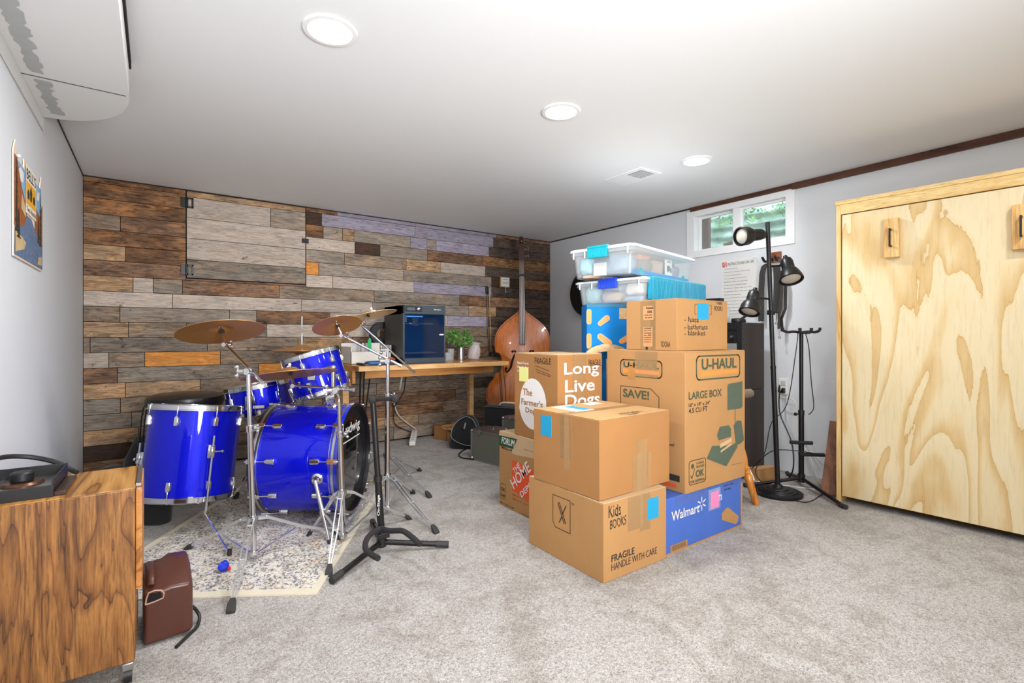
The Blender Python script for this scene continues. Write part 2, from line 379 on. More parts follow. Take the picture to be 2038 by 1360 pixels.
# ================================================================ the room
m = MB().box((XL-.1, YF-.1, -.12), (XR+.1, YB+.1, 0)); struct(m.build('floor', CARPET))
m = MB().box((XL-.1, YF-.1, ZC), (XR+.1, YB+.1, ZC+.1)); struct(m.build('ceiling', CEIL))
m = MB().box((XL-.1, YF, 0), (XL, YB, ZC)); struct(m.build('wall_left', WALL))
m = MB().box((XL-.1, YF-.1, 0), (XR+.1, YF, ZC)); struct(m.build('wall_front', BACKW))
WY0, WY1, WZ0, WZ1 = 1.671, 2.487, 1.612, 1.972
m = MB(); X0, X1 = XR, XR+.14
m.box((X0, YF, 0), (X1, WY0, ZC)); m.box((X0, WY1, 0), (X1, YB, ZC)); m.box((X0, WY0, 0), (X1, WY1, WZ0)); m.box((X0, WY0, WZ1), (X1, WY1, ZC))
struct(m.build('wall_right', WALL))
# plank-clad back wall : every row with its board joints (measured columns) and the tone of each board, shade included at the right and below the desk
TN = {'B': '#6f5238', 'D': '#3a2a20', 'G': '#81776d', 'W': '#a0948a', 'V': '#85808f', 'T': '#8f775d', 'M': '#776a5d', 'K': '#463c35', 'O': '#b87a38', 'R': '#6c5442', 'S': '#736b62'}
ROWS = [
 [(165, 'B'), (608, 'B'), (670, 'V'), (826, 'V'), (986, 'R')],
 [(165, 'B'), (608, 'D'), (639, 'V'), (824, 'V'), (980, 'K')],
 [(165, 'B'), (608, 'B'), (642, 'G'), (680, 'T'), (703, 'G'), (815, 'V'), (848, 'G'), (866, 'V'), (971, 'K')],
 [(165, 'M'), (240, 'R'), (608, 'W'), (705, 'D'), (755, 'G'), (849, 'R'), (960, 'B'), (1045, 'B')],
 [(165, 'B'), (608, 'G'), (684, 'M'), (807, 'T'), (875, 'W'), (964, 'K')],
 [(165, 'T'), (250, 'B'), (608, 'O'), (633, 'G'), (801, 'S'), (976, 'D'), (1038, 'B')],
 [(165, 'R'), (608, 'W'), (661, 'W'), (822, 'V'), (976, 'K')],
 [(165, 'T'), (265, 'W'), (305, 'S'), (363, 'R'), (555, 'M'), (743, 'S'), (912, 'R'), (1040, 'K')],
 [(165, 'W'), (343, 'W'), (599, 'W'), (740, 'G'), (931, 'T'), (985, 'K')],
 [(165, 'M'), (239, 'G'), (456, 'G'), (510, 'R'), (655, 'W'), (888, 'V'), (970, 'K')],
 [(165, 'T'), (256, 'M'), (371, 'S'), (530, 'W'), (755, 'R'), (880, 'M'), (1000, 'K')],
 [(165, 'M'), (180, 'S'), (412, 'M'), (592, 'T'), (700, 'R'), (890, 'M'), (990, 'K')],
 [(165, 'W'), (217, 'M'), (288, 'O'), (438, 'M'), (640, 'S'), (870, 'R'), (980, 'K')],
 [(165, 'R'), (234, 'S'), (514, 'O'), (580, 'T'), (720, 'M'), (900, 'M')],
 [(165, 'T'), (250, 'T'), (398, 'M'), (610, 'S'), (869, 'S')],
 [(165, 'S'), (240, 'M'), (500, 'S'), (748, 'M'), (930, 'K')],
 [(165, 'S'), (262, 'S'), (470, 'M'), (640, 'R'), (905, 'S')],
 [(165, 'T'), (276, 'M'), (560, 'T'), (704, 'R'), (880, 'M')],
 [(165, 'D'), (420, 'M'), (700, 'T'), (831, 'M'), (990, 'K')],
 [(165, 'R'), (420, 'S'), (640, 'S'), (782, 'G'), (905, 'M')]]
HX0, HX1 = onY(371, 500, YB).x, onY(606.5, 500, YB).x
HZ0, HZ1 = 1.371, 1.998
zs = [ZC-.004, 1.970]+[1.970-.1029*k for k in range(1, 19)]+[.012]
WILD = {'B': 1, 'D': .5, 'G': .35, 'W': .12, 'V': .2, 'T': .6, 'M': .6, 'K': .8, 'O': .25, 'R': .85, 'S': .5}
def planks(name, items, parent=None):
    wl = []
    me = bpy.data.meshes.new(name); vs = []; fs = []; tone = []; offs = []
    for x0, x1, z0, z1, y0, col in items:
        n = len(vs); g = .0019; x0 += g; x1 -= g; z0 += g; z1 -= g
        vs += [(x0, y0, z0), (x1, y0, z0), (x1, YB-.0005, z0), (x0, YB-.0005, z0), (x0, y0, z1), (x1, y0, z1), (x1, YB-.0005, z1), (x0, YB-.0005, z1)]
        fs += [tuple(n+i for i in f) for f in ((0, 3, 2, 1), (4, 5, 6, 7), (0, 1, 5, 4), (1, 2, 6, 5), (2, 3, 7, 6), (3, 0, 4, 7))]
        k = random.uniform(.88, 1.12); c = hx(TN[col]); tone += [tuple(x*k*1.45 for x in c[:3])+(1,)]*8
        wl += [WILD[col]]*8
        offs += [(random.uniform(0, 60), 0, random.uniform(0, 40))]*8
    me.from_pydata(vs, [], fs); me.materials.append(PLANK)
    a = me.attributes.new('tone', 'FLOAT_COLOR', 'POINT'); a.data.foreach_set('color', [x for c in tone for x in c])
    a = me.attributes.new('wild', 'FLOAT', 'POINT'); a.data.foreach_set('value', wl)
    a = me.attributes.new('offs', 'FLOAT_VECTOR', 'POINT'); a.data.foreach_set('vector', [x for c in offs for x in c])
    o = bpy.data.objects.new(name, me); COL.objects.link(o)
    if parent: o.parent = parent
    return o
items = []
for k, row in enumerate(ROWS):
    zt, zb = zs[k], zs[k+1]
    xs = [onY(p, 500, YB).x if p > 165 else XL+.002 for p, _ in row]+[XR-.002]
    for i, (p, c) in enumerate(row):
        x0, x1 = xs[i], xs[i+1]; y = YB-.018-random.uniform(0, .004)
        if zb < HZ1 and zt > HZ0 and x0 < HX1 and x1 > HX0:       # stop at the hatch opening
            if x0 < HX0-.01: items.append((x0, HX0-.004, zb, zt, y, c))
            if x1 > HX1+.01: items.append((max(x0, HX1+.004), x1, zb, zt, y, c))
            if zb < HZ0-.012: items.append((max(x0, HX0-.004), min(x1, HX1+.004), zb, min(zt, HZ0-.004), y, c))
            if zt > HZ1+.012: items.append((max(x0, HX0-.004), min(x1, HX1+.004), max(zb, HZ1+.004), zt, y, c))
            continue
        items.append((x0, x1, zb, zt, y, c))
wb = struct(MB().box((XL-.1, YB, 0), (XR+.1, YB+.1, ZC)).build('wall_back', pm('dark_backing_board', '#1c130d', .9)))
pk = planks('plank_cladding', items); pk.location = (0, 0, 0); wb.location = wb.location
pk.parent = wb; pk.matrix_parent_inverse = Matrix.Translation(-wb.location)
# nail and screw heads over the boards are a surface detail of the cladding
m = MB()
for i in range(90):
    x = random.uniform(XL+.05, XR-.1); k = random.randint(0, 18); z = zs[k]-random.choice([.02, .08])
    m.cyl((x, YB-.026, z), (x, YB-.02, z), .0035, seg=6)
nl = m.build('nail_heads', pm('rusty_nail', '#1d1714', .6)); nl.parent = wb; nl.matrix_parent_inverse = Matrix.Translation(-wb.location); nl['kind'] = 'stuff'
# hatch in the plank wall
hd = thing('door_1', '', ''); del hd['label']; del hd['category']; hd['kind'] = 'structure'; hd.location = (HX0, YB-.03, HZ0)
hz = [HZ0, 1.504, 1.657, 1.807, 1.956, HZ1]
its = [(HX0, HX1, hz[0], hz[1], YB-.028, 'S'), (HX0, HX1, hz[1], hz[2], YB-.028, 'W'), (HX0, HX1, hz[2], hz[3], YB-.029, 'W'), (HX0, HX0+.68*(HX1-HX0), hz[3], hz[4], YB-.027, 'W'), (HX0+.68*(HX1-HX0), HX1, hz[3], hz[4], YB-.029, 'G'), (HX0, HX1, hz[4], HZ1, YB-.027, 'T')]
hp = planks('hatch_panel', its); hp.parent = hd; hp.matrix_parent_inverse = Matrix.Translation(-Vector(hd.location)); struct(hp)
for zc in (1.912, 1.427):
    m = MB().box((HX0-.035, YB-.036, zc-.036), (HX0-.004, YB-.028, zc+.036)).cyl((HX0-.002, YB-.036, zc-.04), (HX0-.002, YB-.036, zc+.04), .006)
    m.box((HX0, YB-.036, zc+.026), (HX0+.04, YB-.029, zc+.038)).box((HX0, YB-.036, zc-.038), (HX0+.04, YB-.029, zc-.026)).box((HX0+.03, YB-.036, zc-.038), (HX0+.042, YB-.029, zc+.038)).box((HX0+.0, YB-.036, zc-.038), (HX0+.01, YB-.029, zc+.038))
    struct(m.build('hinge', BLK, hd, .001))
zc = 1.725
struct(MB().box((HX1-.03, YB-.04, zc-.018), (HX1+.022, YB-.029, zc+.018)).box((HX1-.02, YB-.046, zc-.008), (HX1+.01, YB-.038, zc+.008)).build('latch', BLK, hd, .001))
# painted-over ceiling line and stained trim along the right wall
Ya, Yb = onX(1375, 420, XR).y, onX(1577, 375, XR).y
struct(MB().box((XR-.012, Yb-.003, ZC-.036), (XR, Ya, ZC)).build('trim_1', DARKT))
struct(MB().box((XR-.02, YF, ZC-.043), (XR, Yb-.003, ZC)).build('trim_2', DARKT, bevel=.002))
struct(MB().box((XR-.004, Ya, ZC-.012), (XR, YB-.022, ZC)).build('trim_3', pm('dark_gap', '#2a2624', .8)))
struct(MB().box((XL, YF, ZC-.009), (XL+.004, YB-.022, ZC)).build('trim_4', pm('dark_gap2', '#3b2a24', .8)))
struct(MB().box((XL+.004, YB-.024, ZC-.008), (XR-.004, YB-.018, ZC)).build('trim_5', pm('dark_gap3', '#241a15', .8)))
# ---- window
win = thing('window_1', '', ''); del win['label']; del win['category']; win['kind'] = 'structure'; win.location = (XR, (WY0+WY1)/2, WZ0)
m = MB(); xa, xb = XR-.012, XR+.06
picture_frame(m, (WY0-.012, WZ0-.02), (WY1+.03, WZ1+.002), (.062, .055, .07, .047), lambda y, z, d: (xa+d, y, z), xb-xa)
struct(m.build('window_frame', WPAINT, win, .003))
ym = WY0+.42
struct(MB().box((XR+.0, ym-.02, WZ0+.03), (XR+.055, ym+.028, WZ1-.04)).build('mullion', WPAINT, win, .002))
for nm, ya, yb, xo in (('window_sash', ym+.028, WY1-.042, .052), ('window_sash', WY0+.05, ym-.02, .03)):
    z0, z1, t = WZ0+.035, WZ1-.045, .016; m = MB()
    picture_frame(m, (ya, z0), (yb, z1), (t, t, t, t), lambda y, z, d: (XR+xo+d, y, z), .02)
    sa = struct(m.build(nm, WPAINT, win, .0015)); g = struct(MB().box((XR+xo+.008, ya+t, z0+t), (XR+xo+.012, yb-t, z1-t)).build('pane', GLASS, sa))
# corrugated window well outside with leaves and a stump
def well_mat():
    t = NT('weathered_well_metal'); v = t.coord(); a = t.noise(v, 8, 4, .6); b = t.noise(t.coord(loc=(3, 1, 0)), 5, 3)
    c = t.ramp(a, [(.3, '#5d7a6c'), (.5, '#9fc0ae'), (.7, '#d8e8e0')]); t.set(Base_Color=t.mix(t.ramp(b, [(.5, (0, 0, 0)), (.65, (.7, .7, .7))]), c, hx('#6e9a78')), Roughness=.5, Metallic=.1); return t.m
m = MB(); rows = []
for i in range(0, 61):
    z = 1.35+i*.0125; k = .018*math.sin(z*2*math.pi/.09); rows.append([Vector((XR+.18+(.62+k)*max(math.sin(a), 0)**.6, 2.08-.75*math.cos(a), z)) for a in [math.pi*j/28 for j in range(29)]])
m.loop(rows, closed=False); tag(m.build('window_well', well_mat(), sharp=80), 'corrugated grey-green metal window well outside the small high window', 'window well')
tag(MB().box((XR+.15, 1.25, 1.28), (XR+.95, 2.95, 1.655)).build('well_soil', pm('well_soil', '#4c4238', .9, var=.5, nscale=30)), 'brown soil at the bottom of the window well outside', 'soil')
m = MB(); rnd = random.Random(3)
for i in range(260):
    c = Vector((XR+.25+rnd.random()*.5, 1.5+rnd.random()*1.2, 1.93+rnd.random()*.12)); a, b = Vector((rnd.uniform(-1, 1), rnd.uniform(-1, 1), rnd.uniform(-1, 1))).normalized()*.02, Vector((rnd.uniform(-1, 1), rnd.uniform(-1, 1), rnd.uniform(-1, 1))).normalized()*.012
    m.add([c-a, c-b, c+a, c+b], [(0, 1, 2, 3)])
o = m.build('foliage', pm('outdoor_leaves', '#79b356', .6, var=.5)); tag(o, 'bright green leaves hanging over the window well outside', 'foliage'); o['kind'] = 'stuff'
m = MB().tube([(XR+.3, 2.36, 1.69), (XR+.33, 2.25, 1.715), (XR+.36, 2.12, 1.72), (XR+.4, 1.98, 1.70)], lambda t: .045-.02*t, 9); tag(m.build('log', pm('rotten_log', '#6a3f2a', .9, var=.5, nscale=20, bump=.5)), 'reddish brown log lying in the window well outside', 'log')
tag(MB().box((XR+.16, 2.43, 1.656), (XR+.20, 2.50, 1.99)).build('wooden_post', pm('weathered_post', '#6a4a40', .9, var=.4, nscale=20), bevel=.004), 'reddish brown post outside the left pane of the high window', 'post')
# ---- boxed duct along the left wall, rounded at its end
zb = 1.871; xr = -.084; ye = 2.415; m = MB()
poly = [(XL+.001, YF+.01), (xr, YF+.01), (xr, ye)]
for i in range(1, 13):
    a = math.pi/2*i/12; poly.append((XL+.001+(xr-XL)*math.cos(a) if i < 12 else XL+.001, ye+.43*math.sin(a)))
F = Fr((0, 0, 0), (1, 0, 0), (0, 1, 0))
sf = struct(m.prism(poly, F, zb, ZC-.0005).build('soffit', SOFM, sharp=30)); sf['kind'] = 'structure'
struct(MB().box((XL+.002, ye-.003, zb-.0012), (xr-.01, ye+.002, zb+.001)).build('trim_6', pm('hairline_crack', '#4a4644', .9)))
struct(MB().box((xr+.0005, YF+.02, ZC-.03), (xr+.007, ye+.0, ZC-.001)).build('trim_7', pm('dark_caulk', '#171415', .7)))
F = Fr((0, 0, zb-.001), (1, 0, 0), (0, -1, 0)); rnd = random.Random(5); m = MB(); L_ = []; R_ = []
for i in range(90):
    y = 2.78-i*.02; L_.append((XL+.035+rnd.uniform(-.006, .006), -y)); R_.append((XL+.075+rnd.uniform(-.01, .01), -y))
for i in range(89):
    if abs(L_[i][1]+2.415) < .03: continue
    m.flat([L_[i], L_[i+1], R_[i+1], R_[i]][::-1], F, .0)
struct(m.build('trim_8', pm('unpainted_patch', '#b0b2b1', .8)))
# strip added under the duct for the shadow on the wall
struct(MB().box((XL+.0005, 1.2, zb-.055), (XL+.006, 2.86, zb)).build('shadow_strip', SOFM, bevel=.002))

# ---------------------------------------------------------------- recessed lights and vent
LENS = pm('lit_lens', '#ffffff', .4, emit='#fff8f0', es=7)
LP = [(.49, 1.765), (1.55, 1.77), (2.648, 1.79), (.49, .1), (1.55, .1), (2.648, .1), (.49, -1.5), (1.55, -1.5), (2.648, -1.5)]
LNM = ['round recessed ceiling light, largest and nearest, above the drum kit side', 'round recessed ceiling light in the middle of the visible row', 'round recessed ceiling light beside the ceiling vent']
for i, (x, y) in enumerate(LP):
    lb = LNM[i] if i < 3 else 'round recessed ceiling light behind the viewer, out of the picture'
    t = thing('recessed_light', lb, 'ceiling light', (x, y, ZC-.012), group='recessed ceiling lights' if i < 3 else 'recessed lights behind the viewer')
    MB().lathe((x, y, ZC-.007), (0, 0, 1), [(.073, 0), (.073, -.001), (.088, .0), (.092, .0065), (.073, .0065), (.073, 0)], 40, cap=False).build('trim_ring', WPAINT, t)
    MB().lathe((x, y, ZC-.006), (0, 0, 1), [(0, -.0005), (.0735, 0), (.0735, .005), (0, .005)], 40, cap=False).build('lens', LENS, t)
    ld = bpy.data.lights.new('downlight', 'AREA'); ld.shape = 'DISK'; ld.size = .14; ld.energy = LAMP_W*(1.4 if i < 3 else .8); ld.color = (.95, .975, 1); ld.spread = math.pi
    lo = bpy.data.objects.new('downlight', ld); COL.objects.link(lo); lo.parent = t; lo.location = (0, 0, -.006)
c = [fl(px, py, ZC) for px, py in ((1202, 357), (1274, 331), (1314, 346), (1243, 368))]
u = (c[1]-c[0]); u = u.normalized(); F = Fr((c[0].x, c[0].y, ZC-.0005), u, (u.y, -u.x, 0)); W_ = (c[1]-c[0]).length; H_ = (c[3]-c[0]).length
if F.n.z > 0: F = Fr((c[0].x, c[0].y, ZC-.0005), u, (-u.y, u.x, 0))
sg = 1 if (c[3]-c[0]).dot(F.v) > 0 else -1
t = thing('ceiling_vent', 'white rectangular ceiling vent with a small grey louvred opening', 'vent', tuple(c[0]))
MB().box((0, min(0, sg*H_), 0), (W_, max(0, sg*H_), .009), F).build('vent_plate', WPAINT, t, .002)
b0, b1 = sorted((sg*H_*.2, sg*H_*.82)); MB().box((W_*.55, b0, .006), (W_*.92, b1, .0095), F).build('vent_opening', pm('vent_dark', '#3c3e40', .7), t)
for k in range(7):
    y = b0+(b1-b0)*(k+.5)/7; MB().box((W_*.55, y-.0022, .0095), (W_*.92, y+.0022, .013), F).build('louvre', WPAINT, t)

# ---------------------------------------------------------------- poster on the left wall
pA, pB = onX(22, 300, XL), onX(80, 350, XL); y0, y1 = pA.y, pB.y; zt = pA.z; zb_ = onX(16, 505, XL).z
t = thing('poster', 'tin poster of a yellow tree badge over a river forest, pinned to the grey wall', 'poster', (XL+.004, y0, zb_))
F = Fr((XL+.006, y0, zb_), (0, 1, 0), (0, 0, 1)); W_, H_ = y1-y0, zt-zb_
F = Fr((XL+.006, y0, zb_), (0, 1, 0), (0, 0, 1))
MB().prism([(0, 0), (W_, 0), (W_, H_*.98), (W_*.97, H_*1.12), (W_*.9, H_*.95), (W_*.72, H_*.97), (W_*.72, H_*1.05), (W_*.32, H_*1.06), (W_*.32, H_*.96), (W_*.1, H_), (W_*.06, H_*1.14), (0, H_*1.02)], F, -.004, 0).build('backing', pm('poster_cream', '#e6d3c0', .5), t)
def pz(nm, polys, mat, h):
    for k, p in enumerate(polys): MB().flat([(a*W_, b*H_) for a, b in p], F, h+k*.0001).build(nm, mat, t)
pz('sky_print', [[(.05, .6), (.95, .6), (.95, .96), (.72, .96), (.32, .95), (.05, .97)]], pm('poster_sky', '#84b4d8', .45, var=.2, nscale=12), .0006)
pz('cloud_print', [[(.16, .78), (.28, .8), (.3, .9), (.2, .93), (.13, .88)], [(.76, .78), (.86, .8), (.87, .9), (.78, .88)]], WINK, .001)
pz('forest_print', [[(.012, .3), (.35, .35), (.4, .55), (.3, .68), (.22, .75), (.08, .98), (.012, .99)], [(.68, .3), (.99, .25), (.99, .80), (.88, .62), (.78, .66), (.7, .7)]], pm('poster_autumn', '#9a5424', .5, var=.8, nscale=60), .0012)
pz('river_print', [[(.012, .02), (.99, .02), (.99, .3), (.7, .4), (.55, .5), (.4, .5), (.3, .36), (.03, .3)]], pm('poster_river', '#5d7596', .5, var=.8, nscale=45), .0014)
pz('rock_print', [[(.03, .05), (.3, .12), (.36, .2), (.22, .24), (.03, .3)], [(.2, .52), (.36, .46), (.33, .58), (.22, .68)], [(.78, .05), (.95, .06), (.95, .16), (.82, .14)]], pm('poster_rock', '#cdb184', .5, var=.4, nscale=40), .0018)
for tx, tb, th, tw in ((.07, .25, .75, .05), (.13, .2, .3, .07), (.9, .28, .62, .05), (.82, .3, .3, .05)):
    q = MB()
    for k in range(8):
        a = tb+th*k/8; wk = tw*(1-k/8.5); q.flat([((tx-wk)*W_, a*H_), ((tx+wk)*W_, a*H_), (tx*W_, (a+th/6)*H_)], F, .002+.0001*k)
    q.build('pine_tree_print', pm('poster_pine', '#2c2a1c', .6, var=.4), t)
q = MB().rect(.34*W_, .52*H_, .72*W_, 1.03*H_, F, .0024); q.build('label_panel', pm('poster_label', '#eee6d6', .5), t)
q = MB().rect(.36*W_, .62*H_, .70*W_, .86*H_, F, .0028); q.build('yellow_panel', pm('poster_yellow', '#f0ae1c', .5), t)
q = MB().text("BELL'S", .37*W_, .885*H_, .70*W_, 1.0*H_, F, .01, .003).text('Two Hearted', .37*W_, .545*H_, .70*W_, .6*H_, F, 0, .003)
for a, hh in ((.43, .11), (.52, .17), (.63, .1)):
    q.flat([((a-.03)*W_, .68*H_), ((a+.03)*W_, .68*H_), ((a+.04)*W_, (.68+hh*.6)*H_), (a*W_, (.68+hh)*H_), ((a-.04)*W_, (.68+hh*.6)*H_)], F, .003)
q.build('lettering', INK, t)
MB().sphere(F(.1*W_, H_*1.0, .004), .006, 10, 6).build('pin', WHT, t)

# ---------------------------------------------------------------- instruction sheet, outlet, wall plate
yl, yr = onX(1435, 516, XR), onX(1506, 512, XR); zt = (yl.z+yr.z)/2; W_ = yl.y-yr.y; H_ = .46
t = thing('paper_sheet', 'large printed instruction sheet with a red character pinned under the window', 'poster', (XR-.003, yl.y, zt-H_))
F = Fr((XR-.0015, yl.y, zt-H_), (0, -1, 0), (0, 0, 1)); MB().box((0, 0, -.001), (W_, H_, 0), F).build('sheet', PAPER, t)
MB().text('朝', .03*W_, .87*H_, .17*W_, .965*H_, F, .012).build('red_character', RED, t)
q = MB().text('INSTRUCTIONS FOR LIFE', .2*W_, .895*H_, .93*W_, .94*H_, F, .005)
rnd = random.Random(2)
for k in range(15):
    a = .83-k*.054; q.text(rnd.choice(['Take into account that great love and great achievements', 'When you lose, do not lose the lesson', 'Open your arms to change, but do not let go', 'Remember that silence is sometimes the best answer', 'Follow the three Rs']), .1*W_, a*H_, (.1+rnd.uniform(.35, .8))*W_, (a+.014)*H_, F)
q.build('lettering', INK, t)
MB().sphere(F(.96*W_, .98*H_, .004), .005, 8, 6).build('pin', WHT, t)
a, b = onX(1550.5, 753, XR), onX(1569, 786, XR); t = thing('wall_outlet', 'white wall outlet with a plug in it, on the grey wall behind the lamp', 'outlet', (XR-.003, (a.y+b.y)/2, b.z))
F = Fr((XR-.001, a.y, b.z), (0, -1, 0), (0, 0, 1)); W_, H_ = a.y-b.y, a.z-b.z
MB().box((0, 0, 0), (W_, H_, .006), F).build('cover_plate', WHT, t, .002)
MB().box((W_*.25, H_*.1, .006), (W_*.75, H_*.42, .03), F).build('black_plug', BLKP, t, .004); MB().box((W_*.25, H_*.55, .006), (W_*.75, H_*.85, .009), F).build('socket', pm('socket_shade', '#bdbbb6', .5), t, .002)
a, b = onY(994, 553, YB), onY(1010, 571.5, YB); t = thing('wall_plate', 'small white switch plate with a hanging cord on the plank wall, beside the double bass', 'wall plate', (a.x, YB-.03, b.z))
F = Fr((a.x, YB-.0245, b.z), (1, 0, 0), (0, 0, 1)); W_, H_ = b.x-a.x, a.z-b.z
MB().box((-.012, -.01, 0), (W_+.004, H_+.008, .005), F).build('wood_surround', pm('raw_wood', '#a58a5c', .7), t)
MB().box((0, 0, .005), (W_, H_, .012), F).build('plate', WHT, t, .002)
q = MB()
for k in range(4): q.rect((.15+.2*k)*W_, .72*H_, (.22+.2*k)*W_, .84*H_, F, .0128)
q.line([(.1*W_, .3*H_), (.9*W_, .3*H_)], .004, F, .0128).line([(.15*W_, .5*H_), (.55*W_, .42*H_), (.9*W_, .55*H_)], .004, F, .0128); q.build('markings', INK, t)
MB().tube([F(W_*.5, H_*.3, .014), F(W_*.52, -.02, .014), F(W_*.52, -H_*.75, .014)], .002, 6).build('cord', WHT, t)

# ---------------------------------------------------------------- plywood wall-bed cabinet
P = fl(1669, 1000); dirn = Vector((.0664, -.9977, 0)); yawc = math.atan2(dirn.y, dirn.x)
F = Fr((P.x, P.y, 0), dirn, (0, 0, 1))                         # u runs toward the viewer along its front, n toward the room
if F.n.x > 0: print('cabinet frame')
zt_ = 1.719; L = 2.0; D = .34
t = thing('plywood_cabinet', 'large pale plywood wall-bed cabinet standing against the right wall', 'cabinet', (P.x, P.y, 0))
MB().box((-.012, 0, -D), (.010, zt_-.02, 0), F).build('side_panel', PINEZ, t, .0015)
MB().box((-.016, zt_-.022, -D), (L, zt_, .004), F).build('top_board', PINE, t, .0015)
MB().box((.010, zt_-.077, -.02), (L, zt_-.022, .0), F).build('header_rail', PINE, t, .001)
MB().box((.016, .040, -.024), (L, zt_-.082, -.004), F).build('door', PLY, t, .001)
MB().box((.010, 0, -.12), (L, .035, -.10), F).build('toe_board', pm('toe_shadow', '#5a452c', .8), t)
MB().box((.010, .035, -D), (L, zt_-.03, -D+.01), F).build('back_panel', PINEZ, t)
for px0, px1, py0, py1 in ((1762, 1797, 439, 513), (2015, 2062, 411, 490)):
    # where on the front plane
    def onF(px, py):
        r_ = ray(px); k = (F.o-Vector((0, 0, 0))).dot(F.n)/r_.dot(F.n); q = r_*k; return (q-F.o).dot(F.u), CH-(py-HY)/FP*k
    (u0, z1), (u1, z0) = onF(px0, py0), onF(px1, py1)
    z0, z1 = z1-.205, z1+.0
    hb = MB().box((u0, z0, -.004), (u1-.01, z1, .03), F).build('handle_block', PINEZ, t, .002)
    zc = (z0+z1)/2; uu = u0+(u1-u0)*.42
    q = MB().box((uu-.004, zc-.048, .052), (uu+.004, zc+.048, .06), F).box((uu-.004, zc+.038, .029), (uu+.004, zc+.048, .055), F).box((uu-.004, zc-.048, .029), (uu+.004, zc-.038, .055), F)
    h = q.build('pull_handle', BLK, hb, .001)
# brown board leaning in the gap beside it
q = MB()
bF = Fr((3.235, 1.345, .006), (.3, -.95, 0), (.3, 0, 1))
tag(q.box((0, 0.0, 0), (.085, .44, .02), bF).build('wooden_board', BRNW, bevel=.002), 'short brown wooden board leaning between the wall and the plywood cabinet', 'board')
# ================================================================ cartons
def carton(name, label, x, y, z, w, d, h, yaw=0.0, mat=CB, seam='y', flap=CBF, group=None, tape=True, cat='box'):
    t = thing(name, label, cat, (x, y, z), math.radians(yaw), group)
    T = Fr((0, 0, 0), (1, 0, 0), (0, 1, 0)); M = Matrix.Translation(t.location) @ t.rotation_euler.to_matrix().to_4x4()
    Wf = lambda a, b, c=0.0: M @ Vector((a, b, c))
    # body with very slightly bowed sides
    n = 6; rings = []
    for zz in (0, .25*h, .5*h, .75*h, h-.003):
        k = .004*math.sin(math.pi*zz/h); r = []
        for (ax, ay, bx, by, nx, ny) in ((0, 0, w, 0, 0, -1), (w, 0, w, d, 1, 0), (w, d, 0, d, 0, 1), (0, d, 0, 0, -1, 0)):
            for i in range(n):
                f = i/n; q = k*math.sin(math.pi*f); r.append(Wf(ax+(bx-ax)*f+nx*q*.0, ay+(by-ay)*f+ny*q*.0, zz))
        rings.append(r)
    MB().loop(rings).build('carton_body', mat, t, .0025, 2)
    if seam == 'y': fl_ = (((.001, .001), (w/2-.0012, d-.001)), ((w/2+.0012, .001), (w-.001, d-.001)))
    else: fl_ = (((.001, .001), (w-.001, d/2-.0012)), ((.001, d/2+.0012), (w-.001, d-.001)))
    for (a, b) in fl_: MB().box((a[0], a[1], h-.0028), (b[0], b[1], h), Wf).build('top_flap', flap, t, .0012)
    if tape:
        if seam == 'y': MB().box((w/2-.027, .002, h), (w/2+.027, d-.002, h+.0006), Wf).build('packing_tape', TAPE, t)
        else: MB().box((.002, d/2-.027, h), (w-.002, d/2+.027, h+.0006), Wf).build('packing_tape', TAPE, t)
    t['d'] = 0; del t['d']
    S = lambda o, u, v: Fr(M @ Vector(o), M.to_3x3() @ Vector(u), M.to_3x3() @ Vector(v))
    left = S((0, d, 0), (0, -1, 0), (0, 0, 1)); front = S((0, 0, 0), (1, 0, 0), (0, 0, 1)); top = S((0, 0, h), (1, 0, 0), (0, 1, 0))
    return t, left, front, top, (w, d, h)
class Pr:                                          # printing on a face given in fractions of it
    def __init__(s, t, F, W, H): s.t, s.F, s.W, s.H = t, F, W, H; s.k = 0
    def P(s, pts): return [(a*s.W, b*s.H) for a, b in pts]
    def text(s, st, a0, b0, a1, b1, mat=INK, bold=.0, name='lettering', h=.0014, **k): return MB().text(st, a0*s.W, b0*s.H, a1*s.W, b1*s.H, s.F, bold, h, **k).build(name, mat, s.t)
    def texts(s, L, mat=INK, name='lettering', h=.0014):
        q = MB()
        for st, a0, b0, a1, b1, bold in L: q.text(st, a0*s.W, b0*s.H, a1*s.W, b1*s.H, s.F, bold, h)
        return q.build(name, mat, s.t)
    def poly(s, polys, mat, name='printed_shape', h=.001):
        for k, p in enumerate(polys): o = MB().flat(s.P(p), s.F, h+k*.00005).build(name, mat, s.t)
        return o
    def lines(s, L, mat=INK, wd=.002, name='marker_line', h=.0012, close=False):
        q = MB()
        for p in L: q.line(s.P(p), wd, s.F, h, close)
        return q.build(name, mat, s.t)
    def rrect(s, a0, b0, a1, b1, r, wd, mat, name='printed_frame', h=.001, n=5):
        x0, y0, x1, y1 = a0*s.W, b0*s.H, a1*s.W, b1*s.H; pts = []
        for cx_, cy_, st in ((x1-r, y1-r, 0), (x0+r, y1-r, 1), (x0+r, y0+r, 2), (x1-r, y0+r, 3)):
            for i in range(n+1):
                a = math.pi/2*(st+i/n); pts.append((cx_+r*math.cos(a), cy_+r*math.sin(a)))
        return MB().line(pts, wd, s.F, h, True).build(name, mat, s.t)
    def note(s, a0, b0, a1, b1, mat, name='sticky_note', h=.0012): return MB().box((a0*s.W, b0*s.H, 0), (a1*s.W, b1*s.H, h), s.F).build(name, mat, s.t)

